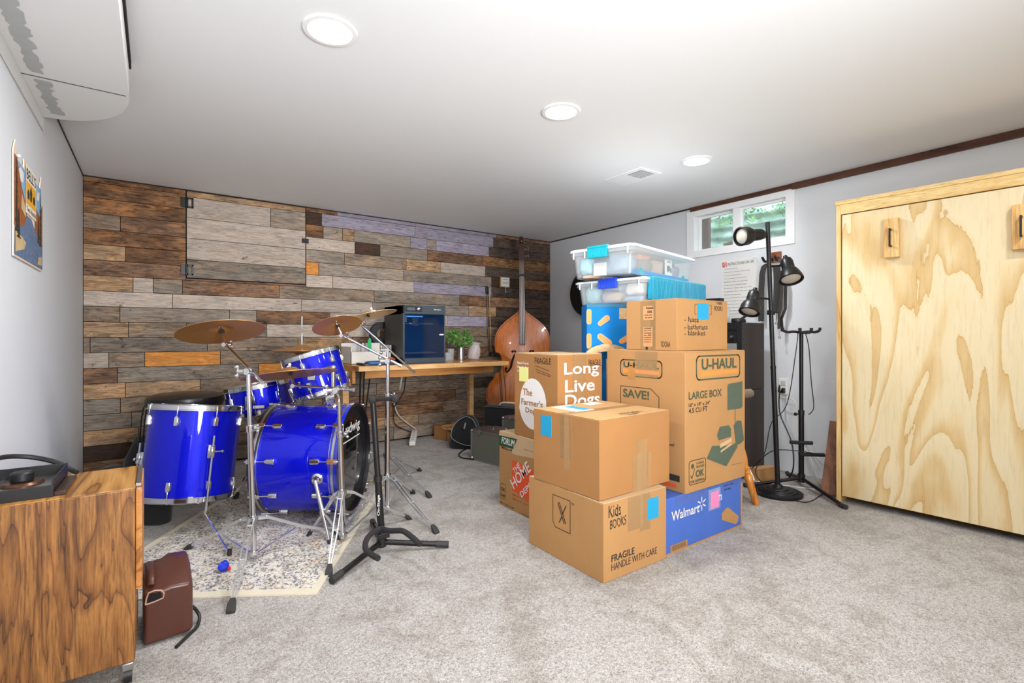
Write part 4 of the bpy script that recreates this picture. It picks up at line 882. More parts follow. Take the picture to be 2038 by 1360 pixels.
MB().box((-.14, 0, -.07), (.16, .105, 0), F).build('carton_body', WHT, t, .001); MB().text('MOUNTAIN', .0, .078, .12, .094, F, .02).build('lettering', RED, t); MB().rect(-.13, .01, .02, .02, F).build('orange_strip', HDO, t)
q = MB()
for k in range(5): q.text('specifications', .02, .055-k*.009, .13, .06-k*.009, F)
q.build('small_print', INK, t)
t = thing('black_box', 'small black box with a white line of print on the white and red carton', 'box', (3.24, 2.05, 1.146)); MB().box((-.13, .1055, -.06), (.125, .178, -.002), F).build('box_body', BLKP, t, .002); MB().rect(.03, .138, .10, .145, F, .0).build('print', WHT, t)
t = thing('headphones', 'black headphones lying on the amplifier under the lowest lamp head', 'headphones', (3.26, 1.90, 1.0405))
q = MB().tube([(3.20, 1.84, 1.055), (3.26, 1.83, 1.085), (3.33, 1.86, 1.09), (3.36, 1.92, 1.06)], .007, 8); q.build('headband', BLKP, t)
for c in ((3.20, 1.85, 1.0405), (3.355, 1.92, 1.0405)): MB().lathe(c, (0, 0, 1), [(0, 0), (.036, 0), (.04, .01), (.036, .028), (.0, .032)], 20, cap=False).build('ear_cup', BLKP, t)

# ================================================================ floor lamp with three heads
bc = K((1548-CX)/FP*2.99, 2.99, 0); t = thing('floor_lamp', 'black floor lamp with three adjustable spot heads and a round stepped base', 'floor lamp', tuple(bc))
MB().lathe(bc, (0, 0, 1), [(0, 0), (.134, 0), (.135, .016), (.126, .021), (.105, .022), (.103, .027), (.085, .028), (.083, .033), (.06, .034), (.055, .04), (.03, .043), (.02, .06), (0, .06)], 48, cap=False).build('base', BLK, t)
pt = at(1527.5, 442.5, 2.99); pb = bc+Vector((0, 0, .05)); MB().cyl(pb, pb.lerp(pt, .45), .0142).cyl(pb.lerp(pt, .45), pt, .0125).build('pole', BLK, t)
MB().cyl(pb.lerp(pt, .445), pb.lerp(pt, .455), .0155).build('pole_joint', BLK, t)
def pole_at(z): return pb.lerp(pt, (z-pb.z)/(pt.z-pb.z))
def head(cap, lens, arm, R=.056):
    cap, lens, arm = Vector(cap), Vector(lens), Vector(arm); ax = (lens-cap).normalized(); L_ = (lens-cap).length
    pr = [(0, -.004), (.012, -.006), (.013, .010), (.018, .011), (.029, .020), (.034, .036), (.035, L_*.50), (.0335, L_*.53), (.046, L_*.62), (.054, L_*.74), (R, L_*.88), (R+.003, L_), (R-.004, L_+.003), (R-.006, L_*.9), (.0, L_*.86)]
    h = MB().lathe(cap, ax, pr, 30, cap=False).build('lamp_head', BLK, t, sharp=50)
    MB().lathe(cap+ax*(L_-.012), ax, [(R-.010, 0), (R-.012, .004), (.03, .009), (0, .011)], 26).build('bulb', pm('frosted_bulb', '#bdb5a8', .3), h)
    MB().cyl(arm, cap+ax*(L_*.36), .0065, seg=10).build('arm', BLK, h); MB().sphere(cap+ax*L_*.2+(arm-cap).normalized()*.03, .011, 10, 6).build('switch_knob', BLKP, h)
za = at(1525, 467.5, 2.98).z
head(at(1521, 466, 2.99), at(1474, 471, 2.92), pole_at(za), .054)
head(at(1563, 512, 2.93), at(1575, 557, 2.85), pole_at(at(1530, 530, 2.98).z), .062)
head(at(1503, 576, 2.95), at(1491, 622, 2.90), pole_at(at(1531, 595, 2.98).z))
c = pole_at(at(1534, 622, 2.98).z); q = MB().box((c.x-.012, c.y-.012, c.z-.014), (c.x+.03, c.y+.02, c.z+.014)).cyl(c+Vector((-.03, .01, 0)), c+Vector((.05, -.03, 0)), .004); q.build('clamp', BLKP, t, .003)

# ================================================================ strap hanger on the wall
hb = onX(1546, 512, XR); t = thing('wall_hanger', 'small wooden wall hanger with black hook above the lamp, holding straps', 'hanger', (XR-.02, hb.y, hb.z-.04))
MB().box((XR-.02, hb.y-.035, hb.z-.04), (XR-.001, hb.y+.03, hb.z+.035)).build('wood_block', grainwood('cherry_block', '#6b3318', '#8a4a26', '#9c5a32', 'Y', 2), t, .002)
MB().tube([(XR-.02, hb.y+.02, hb.z-.01), (XR-.06, hb.y+.03, hb.z-.03), (XR-.10, hb.y+.035, hb.z-.035), (XR-.13, hb.y+.036, hb.z-.01)], .009).tube([(XR-.02, hb.y-.02, hb.z-.01), (XR-.06, hb.y-.04, hb.z-.03), (XR-.10, hb.y-.05, hb.z-.035), (XR-.13, hb.y-.05, hb.z-.01)], .009).build('hook', BLKP, t)
def wx(px, py, off=.03): return onX(px, py, XR-off)
def strap(label, pts, wd, extra=None, off=.03):
    tt = thing('instrument_strap', label, 'strap', tuple(wx(*pts[-1], off)), group='straps on the wall hanger'); P_ = [wx(a, b, off) for a, b in pts]
    Q = []
    for i in range(len(P_)-1):
        for k in range(5): Q.append(P_[i].lerp(P_[i+1], k/5))
    Q.append(P_[-1]); MB().strip(Q, (0, 1, 0), wd, .003).build('webbing', STRAP, tt)
    if extra: MB().tube([wx(a, b, off) for a, b in extra], .003, 6).ring(wx(extra[-1][0], extra[-1][1]+4, off), (1, 0, 0), .006, .009, .004, 12).build('metal_clip', STEEL, tt)
    return tt
strap('wide black strap hanging left of the lamp pole', [(1529, 524), (1521, 530), (1517, 545), (1515, 580), (1515, 640)], .042, off=.05)
strap('wide black strap hanging straight down right of the lamp pole', [(1546, 530), (1547, 560), (1546, 600), (1545, 622)], .05, [(1545, 622), (1545, 640)], off=.045)
strap('narrow black strap ending in a swivel clip below the wide strap', [(1556, 540), (1556, 580), (1551, 620), (1550, 655)], .018, [(1550, 655), (1551, 668)], off=.09)
strap('narrow looped black strap, furthest right on the hanger', [(1557, 540), (1564, 570), (1563, 615), (1555, 635), (1557, 660)], .020, off=.06)

# ================================================================ multi-hanger stand (black) with cables
pc = K((1593-CX)/FP*3.12, 3.12, 0); pc = Vector((3.290, 1.480, 0)); 
t = thing('multi_stand', 'tall black tripod stand with padded arms at the top, right of the lamp', 'instrument stand', tuple(pc)); zt_ = .972
MB().cyl(pc+UP*.05, pc+UP*.47, .0155).build('lower_tube', BLK, t); MB().cyl(pc+UP*.47, pc+UP*zt_, .0115).build('upper_tube', BLK, t)
MB().cyl(pc+UP*.455, pc+UP*.485, .0175).build('collar', BLKP, t); MB().cyl(pc+UP*.46, pc+UP*.46-RT*.035, .004).cyl(pc+UP*.46-RT*.03, pc+UP*.46-RT*.042, .01).build('wing_knob', BLKP, t)
top = pc+UP*zt_
for a, b in ((-1, .02), (1, .0)):
    MB().tube([top, top+RT*a*.05+UP*.005, top+RT*a*.085+UP*.002, top+RT*a*.112+UP*(.012), top+RT*a*.118+UP*.03], .0085).build('padded_arm', FOAM, t)
for a, b in ((-.6, -.8), (.6, -.7)):
    MB().tube([top, top+(RT*a+FW*b)*.05, top+(RT*a+FW*b)*.06+UP*.01, top+(RT*a+FW*b)*.062+UP*.028], .0095).build('padded_arm', FOAM, t)
for zz, (x0, x1) in ((.29, (-.085, .05)), (.215, (-.03, .125))):
    MB().cyl(pc+UP*zz+RT*x0-FW*.03, pc+UP*(zz-.005)+RT*x1-FW*.03, .0115).build('lower_padded_arm', FOAM, t); MB().cyl(pc+UP*zz, pc+UP*zz-FW*.03, .007).build('arm_mount', BLK, t)
f1 = fl(1679, 1008, .012); f2 = Vector((3.02, 1.68, .012)); f3 = Vector((3.50, 1.66, .012))
for f in (f1, f2, f3):
    MB().cyl(pc+UP*.06, f, .0105).build('leg', BLK, t); d_ = (f-pc).normalized(); MB().cyl(f-d_*.03, f+d_*.02+UP*.0, .0135).build('rubber_foot', RUB, t)
MB().cyl(pc+UP*.035, pc+UP*.085, .021).build('leg_hub', BLKP, t)
def cable(label, pts, r, mat, **k):
    return tag(MB().tube(pts, r, 7, 6).build(k.get('name', 'cable'), mat), label, 'cable')
CBK = pm('black_cable', '#161515', .55); CWH = pm('white_cable', '#cfcac2', .55)
cable('thin black cable draped from the left arm of the tall stand behind the lamp pole', [top-RT*.02, top-RT*.045-FW*.02-UP*.12, top-RT*.09-UP*.45, Vector((3.16, 1.60, .40)), Vector((3.12, 1.62, .22)), Vector((3.08, 1.66, .09)), Vector((3.10, 1.60, .006))], .0028, CBK)
cable('thin black cable hanging from the right arm of the tall stand', [top+RT*.025, top+RT*.048-UP*.1, top+RT*.062-UP*.3, top+RT*.078-UP*.46, top+RT*.06-UP*.505, top+RT*.045-UP*.512], .0028, CBK)
o_ = onX(1555, 772, XR-.03)
cable('white cord hanging from the outlet to the floor', [o_, o_+Vector((-.03, 0, -.06)), Vector((3.52, 1.62, .5)), Vector((3.50, 1.60, .3)), Vector((3.46, 1.50, .16)), Vector((3.42, 1.44, .04)), Vector((3.34, 1.36, .006))], .004, CWH)
cable('thick black cord running down from the outlet plug', [o_+Vector((0, .02, -.03)), Vector((3.53, 1.73, .60)), Vector((3.51, 1.72, .42)), Vector((3.42, 1.60, .25)), Vector((3.36, 1.56, .10)), Vector((3.38, 1.60, .01))], .0045, CBK)
cable('white cord looping over the carpet behind the tall stand', [Vector((3.50, 1.52, .2)), Vector((3.47, 1.40, .10)), Vector((3.43, 1.33, .02)), Vector((3.36, 1.31, .005)), Vector((3.2, 1.62, .006)), Vector((3.08, 1.72, .03)), Vector((3.03, 1.70, .05))], .004, CWH)
cable('black cord curling over the carpet right of the lamp base', [Vector((3.02, 1.52, .004)), fl(1600, 1000, .004), fl(1635, 985, .01), pc+RT*.17-FW*.12+UP*.10, pc+RT*.14-FW*.06+UP*.19, pc+RT*.05-FW*.05+UP*.225, pc-RT*.1+UP*.235, pc-RT*.2+UP*.22, Vector((3.11, 1.70, .10))], .003, CBK)
pp = fl(1532, 965, .03)
t = thing('cord_plug', 'white extension cord plug lying against the lamp base', 'plug', (3.02, 1.68, .0)); a = Vector((2.985, 1.625, .062)); MB().tube([a+Vector((.0, .05, .09)), a+Vector((0, .02, .04)), a, ], .013, 10).build('plug_body', WHT, t); MB().tube([a+Vector((.0, .05, .09)), a+Vector((-.03, .10, .2)), Vector((2.98, 1.76, .40)), Vector((3.06, 1.765, .62)), Vector((3.10, 1.77, .8))], .0035, 7, 6).build('cord', CWH, t)
# ================================================================ rug and small toy
A = Vector((.4806, 1.900, 0)); l_ = Vector((.527, .85, 0)).normalized(); w_ = Vector((-l_.y, l_.x, 0))
t = thing('rug', 'cream rug with a faded speckled multicolour pattern under the drum kit', 'rug', tuple(A)); F = Fr((A.x, A.y, .0), -w_, l_)
if F.n.z < 0: F = Fr((A.x, A.y, .0), w_, l_)
sgn = 1 if F.u.dot(w_) > 0 else -1; a0, a1 = sorted((0, sgn*.90))
o = MB().box((a0+.03, .04, .0005), (a1-.03, 1.42, .006), F).build('rug_pile', RUGM, t)
o = picture_frame(MB(), (a0, 0), (a1, 1.45), (.03, .04, .03, .03), lambda x, y, h: F(x, y, .0005+h), .006).build('border', RUGE, t)
c = fl(445, 1131, .02); t = thing('toy_ball', 'small crumpled royal blue toy with a red tip lying on the rug', 'toy', (c.x, c.y, .0065))
m = MB().sphere((c.x, c.y, .0265), .021, 9, 6, (1, 1, .9)); rnd = random.Random(4); m.v = [v+Vector((rnd.uniform(-1, 1), rnd.uniform(-1, 1), rnd.uniform(-.6, 1)))*.004 for v in m.v]; m.build('body', pm('toy_blue', '#1430c8', .4), t, sharp=10)
MB().sphere((c.x+.018, c.y-.012, .018), .008, 8, 5).build('red_tip', pm('toy_red', '#d5202a', .4), t)

# ================================================================ drum hardware helpers
def perp(ax):
    ax = Vector(ax).normalized(); h = UP if abs(ax.z) < .9 else RT
    e1 = (h-ax*h.dot(ax)).normalized(); return ax, e1, ax.cross(e1)
def drum(t, c, ax, R, L, nl, ang0=0.0, hoop=CHROME, top=WHEAD, bot=WHEAD, kind='tom', shell=BLUE):
    c = Vector(c); ax, e1, e2 = perp(ax); b = c-ax*L/2
    MB().lathe(b, ax, [(R-.008, 0), (R, 0), (R, L), (R-.008, L), (R-.008, 0)], 56, cap=False).build('shell', shell, t)
    for s, hm, nm in ((0, bot, 'resonant_head'), (1, top, 'batter_head')):
        o_ = b+ax*(L*s); d = ax if s else -ax
        MB().lathe(o_-d*.004, d, [(0, 0), (R+.002, 0), (R+.002, .006), (R-.006, .010), (0, .010)], 56, cap=False).build(nm, hm, t)
        MB().lathe(o_-d*.012, d, [(R+.004, 0), (R+.014, .0), (R+.014, .004), (R+.009, .006), (R+.009, .024), (R+.013, .027), (R+.004, .027), (R+.004, 0)], 56, cap=False).build('hoop', hoop, t)
    for k in range(nl):
        a = ang0+2*math.pi*k/nl; e = e1*math.cos(a)+e2*math.sin(a); g = ax.cross(e)
        Fg = Fr(c+e*R, g, ax)
        if kind == 'snare':
            q = MB().box((-.007, -.028, 0), (.007, .028, .014), Fg).cyl(c+e*(R+.008)-ax*(L/2+.01), c+e*(R+.008)+ax*(L/2+.01), .0026, seg=8); q.build('lug', CHROME, t, .002)
        else:
            for s in (-1, 1):
                z0 = s*(L/2-.062 if L > .3 else L/2-.055); q = MB().loop([[c+e*(R-.001+h)+g*x*wd+ax*(z0+s*y) for x, y in ((-1, -.021), (1, -.021), (1.1, .012), (.5, .024), (-.5, .024), (-1.1, .012))] for h, wd in ((0, .0125), (.012, .012), (.019, .007))])
                q.cyl(c+e*(R+.010)+ax*(z0+s*.02), c+e*(R+.010)+ax*s*(L/2+.012), .0028, seg=8); q.build('lug', CHROME, t, .0015)
def wing(c, d, s=1.0):
    c = Vector(c); d = Vector(d).normalized(); g = d.cross(UP).normalized() if abs(d.z) < .95 else RT
    h = d.cross(g); q = MB().cyl(c, c+d*.016*s, .007*s, seg=10); q.sphere(c+d*.016*s+h*.012*s, .007*s, 8, 6).sphere(c+d*.016*s-h*.012*s, .007*s, 8, 6); return q
LEGM = pm('satin_chrome', '#d6d6d8', .3, .85, .05)
def tripod(t, base, feet, zc, ztop, zlow=.03, rl=.0125, ru=.0095, zj=.5, top=None, mat=CHROME, double=True):
    base = Vector((base.x, base.y, 0)); tp = top if top is not None else base+UP*ztop; b0 = base+UP*zlow; ax = (tp-b0).normalized()
    j = b0+ax*((zj-zlow)/ax.z)
    MB().cyl(b0, j, rl).build('lower_tube', mat, t); MB().cyl(j, tp, ru).build('upper_tube', mat, t)
    MB().cyl(j-ax*.018, j+ax*.012, rl+.004).box((j.x+rl, j.y-.006, j.z-.014), (j.x+rl+.014, j.y+.006, j.z+.008)).build('height_clamp', mat, t, .002)
    wing(j+RT*.022-FW*.004, RT+FW*-.3).build('wing_nut', mat, t)
    hb_ = b0+ax*((zc-zlow)/ax.z); MB().cyl(hb_-ax*.014, hb_+ax*.014, rl+.007).build('leg_collar', mat, t); MB().cyl(b0-ax*.006, b0+ax*.014, rl+.005).build('lower_collar', mat, t)
    for f in feet:
        f = Vector(f); f.z = .0225; h = Vector((f.x-base.x, f.y-base.y, 0)).normalized(); s = Vector((-h.y, h.x, 0)); a = hb_+h*.018; q = MB()
        kn = a.lerp(f, .12)+UP*.012
        for sg_ in ((-1, 1) if double else (0,)):
            q.strip([a+s*sg_*.009, kn+s*sg_*.010, a.lerp(f, .5)+s*sg_*.010, f+s*sg_*.004], UP-h*.0, .0125 if double else .016, .0045)
        m_ = a.lerp(f, .52); q.strip([b0+h*.014, m_], s, .012, .002)
        for p_ in (kn, m_): q.cyl(p_-s*.013, p_+s*.013, .0035, seg=8)
        lg = q.build('leg', LEGM, t); d = (f-a).normalized()
        MB().loop([[f-d*.012+s*x*.009+UP*y*.009 for x, y in ((-1, -1), (1, -1), (1, 1), (-1, 1))], [f+d*.012+s*x*.014+UP*(y*.012-.002) for x, y in ((-1, -1), (1, -1), (1, 1), (-1, 1))], [f+d*.034+s*x*.014+UP*(y*.009-.008) for x, y in ((-1, -1), (1, -1), (1, 1), (-1, 1))]]).build('rubber_foot', RUB, lg, .003)
    return tp
def cymbal(label, c, n, R, mat, bell=.2, name='cymbal', group=None):
    c = Vector(c); n = Vector(n).normalized(); b = R*bell; hh = R*.10; pr = [(.006, hh+.018), (b*.6, hh+.014), (b, hh)]
    for i in range(1, 9): f = i/8; pr.append((b+(R-b)*f, hh*(1-f)**1.15))
    back = [(r, h-.0018) for r, h in pr][::-1]
    return tag(MB().lathe(c-n*hh*.6, n, pr+back+[pr[0]], 64, cap=False).build(name, mat), label, 'cymbal', group)
def kn(nr, nf, nz): return RT*nr+FW*nf+UP*nz                 # direction helper in the kit's axes

# ---------------- bass drum
ax = RT.copy(); c = K(-1.049, 2.65, .306); t = thing('bass_drum', 'large blue sparkle bass drum lying on its side on the rug', 'bass drum', (c.x, c.y, .0065), 0)
R = .272; L = .36
MB().lathe(c-ax*L/2, ax, [(R-.008, 0), (R, 0), (R, L), (R-.008, L), (R-.008, 0)], 80, cap=False).build('shell', BLUE, t)
HB = pm('blue_hoop_lacquer', '#1026b4', .25, 0, .1, coat=1); DKH = pm('dark_hoop', '#14131a', .3, 0, .1, coat=.6)
for s, hm in ((-1, DKH), (1, HB)):
    o_ = c+ax*s*(L/2-.006); d = ax*s; hp_ = MB().lathe(o_, d, [(R+.004, 0), (R+.014, 0), (R+.014, .040), (R+.001, .040), (R+.001, .012), (R+.004, 0)], 80, cap=False).build('hoop', hm, t)
    MB().lathe(o_, d, [(R+.0008, .012), (R+.0008, .0405), (R+.0125, .0405), (R+.0125, .0398), (R+.0009, .0398)], 80, cap=False).build('hoop_inner_face', DKH, hp_)
    MB().lathe(o_+d*.010, d, [(R+.0142, 0), (R+.0152, .001), (R+.0152, .011), (R+.0142, .012)], 80, cap=False).build('hoop_inlay', STEEL, hp_)
    MB().lathe(o_-d*.003, d, [(R+.0005, 0), (R+.0105, 0), (R+.0105, .006), (R+.0005, .006), (R+.0005, 0)], 80, cap=False).build('chrome_rim', CHROME, t)
hd_ = MB().lathe(c+ax*(L/2+.001), ax, [(0, 0), (R, 0), (R, .006), (R-.012, .009), (0, .009)], 80, cap=False).build('resonant_head', MIRR, t)
MB().lathe(c-ax*(L/2+.001), -ax, [(0, 0), (R, 0), (R, .006), (R-.012, .009), (0, .009)], 80, cap=False).build('batter_head', WHEAD, t)
F = Fr(c+ax*(L/2+.0105), FW, UP)
MB().lathe(c+ax*(L/2+.0101), ax, [(R-.062, 0), (R-.008, 0), (R-.008, .0012), (R-.062, .0012), (R-.062, 0)], 80, cap=False).build('black_ring', pm('damper_ring', '#0a0a0b', .5), t)
MB().text('Ludwig', -.13, .115, .15, .185, F, .03, .001).build('lettering', WINK, t); MB().rect(-.13, .092, .15, .098, F, .001).build('logo_underline', WINK, t)
for k in range(10):
    a = math.pi*2*(k+.25)/10; e = -FW*math.cos(a)+UP*math.sin(a); g = ax.cross(e)
    for s in (-1, 1):
        z0 = s*(L/2-.075); q = MB().loop([[c+e*(R-.001+h)+g*x*wd+ax*(z0+s*y) for x, y in ((-1, -.02), (1, -.02), (1.1, .014), (.5, .026), (-.5, .026), (-1.1, .014))] for h, wd in ((0, .0135), (.012, .013), (.018, .008))])
        q.cyl(c+e*(R+.011)+ax*(z0+s*.02), c+e*(R+.019)+ax*s*(L/2+.03), .003, seg=8)
        q.box((-.011, -.004, 0), (.011, .044, .006), Fr(c+e*(R+.0142)+ax*s*(L/2-.008), g*s, ax*s)) ; q.cyl(c+e*(R+.019)+ax*s*(L/2+.022), c+e*(R+.019)+ax*s*(L/2+.042), .0065, .005, seg=8)
        q.build('lug', CHROME, t, .0012)
# spurs, tom mount
for sf_ in (-1, 1):
    a = math.radians(-24); e = FW*sf_*math.cos(a)+UP*math.sin(a); p0 = c+e*R+ax*.06
    if sf_ == -1: p0 = at(633, 952, 2.385); e = (p0-c); e = (e-ax*e.dot(ax)).normalized(); p0 = c+e*R+ax*(p0-c).dot(ax)
    foot = p0+e*.045+ax*.10; foot.z = .012; foot += FW*sf_*.075
    sp = MB().lathe(p0-e*.002, e, [(0, 0), (.027, 0), (.027, .008), (.018, .014), (.018, .03), (0, .034)], 24).build('spur_bracket', CHROME, t)
    q = MB().cyl(p0+e*.028, (p0+e*.028).lerp(foot, .55), .010).cyl((p0+e*.028).lerp(foot, .5), (p0+e*.028).lerp(foot, .58), .013).cyl((p0+e*.028).lerp(foot, .55), foot, .006); q.build('spur_leg', CHROME, sp); MB().cyl(foot+UP*.012, foot-UP*.004, .009).build('rubber_tip', RUB, sp)
mt = K((655-CX)/FP*2.72, 2.72, .58); q = MB().box((mt.x-.025, mt.y-.025, .572), (mt.x+.025, mt.y+.025, .625)); q.build('tom_mount_block', CHROME, t, .006)
po = K(-.985, 2.74, .0); MB().cyl((po.x, po.y, .585), (po.x, po.y, .775), .0115).build('tom_post', CHROME, t); MB().cyl((po.x, po.y, .61), (po.x, po.y, .64), .017).build('memory_lock', CHROME, t)
tc = K(-1.150, 2.93, .725); q = MB().tube([(po.x, po.y, .765), po+UP*.775+FW*.02-RT*.02, tc+RT*.04-FW*.17+UP*.02], .0095); q.build('tom_arm', CHROME, t); MB().sphere((po.x, po.y, .775), .017, 12, 8).build('ball_joint', CHROME, t)
# ---------------- rack tom
nt = kn(-.30, -.02, .95); t = thing('rack_tom', 'blue sparkle tom mounted over the bass drum, tilted to the left', 'drum', tuple(tc-Vector((0, 0, .13))))
drum(t, tc, nt, .156, .225, 6, .55); e = -FW; MB().box((-.022, -.022, 0), (.022, .022, .012), Fr(tc-FW*.157+RT*.035-UP*.0, RT, UP)).build('mount_bracket', CHROME, t, .003)
# ---------------- snare
sc_ = K(-1.572, 3.10, .567); t = thing('snare_drum', 'shallow blue sparkle snare drum between the floor tom and the bass drum', 'drum', tuple(sc_-Vector((0, 0, .10))))
drum(t, sc_, kn(-.16, -.03, .97), .178, .15, 8, .3, kind='snare'); Fs = Fr(sc_+kn(.42, -.9, 0).normalized()*.179, FW*.42+RT*.9, UP)
MB().box((-.03, -.045, 0), (.03, -.028, .008), Fs).build('butt_plate', pm('pale_badge', '#dfd6c4', .3), t, .003); MB().box((-.07, -.05, 0), (-.056, .03, .02), Fs).build('strainer', CHROME, t, .003)
t = thing('snare_stand', 'dark low tripod stand carrying the snare drum', 'drum stand', (sc_.x, sc_.y, 0)); b_ = Vector((sc_.x, sc_.y, 0))
tripod(t, b_, [b_+RT*.20+FW*.05, b_-RT*.16+FW*.14, b_-RT*.03-FW*.20], .17, .40, zj=.33, mat=CHROME)
q = MB()
for a in (0.3, 2.4, 4.5): d = RT*math.cos(a)+FW*math.sin(a); q.tube([b_+UP*.39, b_+UP*.43+d*.08, b_+UP*.455+d*.16, b_+UP*.485+d*.192], .006, 8)
q.build('basket', CHROME, t)
# ---------------- floor tom
fc = K(-1.617, 2.517, .372); nf = kn(.03, .145, .985); t = thing('floor_tom', 'deep blue sparkle floor tom standing on three chrome legs', 'drum', (fc.x, fc.y, 0))
drum(t, fc, nf, .200, .425, 8, .18, top=DHEAD)
axn = nf.normalized()
for (px_, py_, d0, fx, fy, d1) in ((440, 902, 2.33, 458, 1101, 2.175), (270, 913, 2.44, 300, 1062, 2.50), (410, 900, 2.74, 429, 1015, 2.71)):
    p = at(px_, py_, d0); e = (p-fc); e = (e-axn*e.dot(axn)).normalized(); z_ = (p-fc).dot(axn); z_ = max(min(z_, .02), -.06); p = fc+axn*z_+e*.202; g = axn.cross(e)
    br = MB().box((-.016, -.032, 0), (.016, .032, .016), Fr(p, g, axn)).box((-.009, -.026, .016), (.009, .026, .034), Fr(p, g, axn)).build('leg_bracket', CHROME, t, .004)
    MB().cyl(p+e*.025, p+e*.025+g*.04, .004).sphere(p+e*.025+g*.045, .008, 8, 6).build('wing_bolt', CHROME, br)
    pl_ = p+e*.025; ft = Vector((pl_.x+e.x*.045, pl_.y+e.y*.045, .012)) if d0 > 2.4 else fl(457, 1103, .012); k1 = pl_-axn*(pl_.z-.11)/axn.z*1.0
    q = MB().tube([pl_+axn*.075, pl_, k1+axn*.02, k1, k1.lerp(ft, .5), k1.lerp(ft, .85)+(ft-k1).normalized()*.0, ft+UP*.004], .0055, 10, 2); q.build('leg', CHROME, br); MB().cyl(ft-UP*.005, ft+UP*.02, .009).build('rubber_foot', RUB, br)
# ---------------- throne
tc_ = K((370-CX)/FP*3.1, 3.1, 0); t = thing('drum_throne', 'round black padded drum stool behind the floor tom', 'drum stool', tuple(tc_))
MB().lathe(tc_+UP*.50, (0, 0, 1), [(0, 0), (.17, 0), (.20, .015), (.212, .045), (.205, .075), (.17, .091), (0, .098)], 40, cap=False).build('seat', pm('black_vinyl', '#191614', .32, 0, .2), t)
tripod(t, tc_, [tc_+RT*.22+FW*.02, tc_-RT*.12+FW*.17, tc_-RT*.10-FW*.2], .2, .5, zj=.34)
# ---------------- cymbals and stands
# A: left boom stand
bA = K(-1.09, 2.10, 0); tp = K(-1.118, 2.11, .80); t = thing('cymbal_stand', 'chrome boom cymbal stand in front of the floor tom, holding the left cymbal', 'cymbal stand', tuple(bA), group='chrome cymbal stands')
tripod(t, bA, [K(-.972, 1.729, 0), K(-1.42, 2.20, 0), K(-.84, 2.363, 0)], .177, .8, zj=.56, top=tp)
def boom(t, back, clamp, front, stem, wingd=None):
    back, clamp, front, stem = map(Vector, (back, clamp, front, stem)); d = (front-back).normalized()
    MB().cyl(back, front, .0068).cyl(back-d*.006, back+d*.01, .0085).build('boom_arm', CHROME, t)
    MB().sphere(clamp, .017, 14, 9).cyl(clamp-FW*.02, clamp+FW*.02, .014).build('boom_clamp', CHROME, t); wing(clamp-RT*.014-FW*.014, -RT-FW*.4, 1.5).build('wing_nut', CHROME, t)
    MB().sphere(front, .0125, 12, 8).cyl(front-FW*.018, front+FW*.018, .010).build('tilter', CHROME, t); wing(front+RT*.012, RT+UP*.2, 1.0).build('wing_nut', CHROME, t)
    n = (stem-front).normalized(); MB().cyl(front, stem+n*.03, .0045).cyl(front, front.lerp(stem, .5), .007).build('cymbal_rod', CHROME, t)
    MB().cyl(stem-n*.016, stem-n*.003, .011).build('felt_washer', pm('dark_felt', '#2c2622', .95), t); wing(stem+n*.018, n, 1.1).build('wing_nut', WHT, t)
cA = at(441, 657, 2.40); nA = kn(-.22, .20, .96)
boom(t, at(521, 761, 2.07), tp, at(449, 686, 2.37), cA, 1)
cymbal('large bronze cymbal seen from below, furthest left over the floor tom', cA, nA, .192, BRZ)
# B: middle stand with low cymbal
bB = K(-.7766, 2.288, 0); tpB = at(669, 777, 2.27); t = thing('cymbal_stand', 'chrome cymbal stand in front of the bass drum, its arm reaching to the low cymbal', 'cymbal stand', tuple(bB), group='chrome cymbal stands')
kB = at(675, 800, 2.285); tripod(t, bB, [K(-.728, 1.985, 0), K(-.953, 2.484-.13, 0), K(-.5455, 2.56, 0)], .231, .65, zj=.50, top=kB); MB().tube([kB, at(675, 790, 2.285), tpB], .008, 10).build('bent_top_tube', CHROME, t)
cB = at(578, 741, 2.47); nB = kn(-.135, .115, .98)
boom(t, at(702, 776, 2.25), tpB, at(585, 768, 2.44), cB)
cymbal('wide low bronze cymbal seen edge-on in front of the rack tom', cB, nB, .222, BRZ)
# C1: right stand, splash
bC = K(-.665, 2.655, 0); tpC = at(772, 719, 2.655); t = thing('cymbal_stand', 'chrome boom cymbal stand right of the bass drum, holding the small middle cymbal', 'cymbal stand', tuple(bC), group='chrome cymbal stands')
tripod(t, bC, [K(-.38, 2.407, 0), K(-.80, 2.33, 0), K(-.60, 2.975, 0)], .20, .82, zj=.63, top=tpC)
cC = at(671, 646, 2.60); boom(t, at(797, 728, 2.68), tpC, at(681, 668, 2.60), cC)
cymbal('small bronze splash cymbal seen from below in the middle of the kit', cC, kn(-.29, .30, .92), .125, BRZ)
# C2: second right stand
bD = K(-.790, 3.12, 0); tpD = at(772, 697, 3.12); t = thing('cymbal_stand', 'chrome boom cymbal stand standing just behind the right one, holding the pale brass cymbal', 'cymbal stand', tuple(bD), group='chrome cymbal stands')
tripod(t, bD, [K(-.655, 3.47, 0), K(-.50, 2.93, 0), K(-1.08, 3.25, 0)], .20, .85, zj=.55, top=tpD)
cD = at(735, 626, 3.02); boom(t, at(824, 741, 3.2), tpD, at(718, 647, 3.02), cD)
cymbal('pale brass cymbal nearly edge-on beside the black printer', cD, kn(-.24, .03, .97), .165, BRZ2, .26)
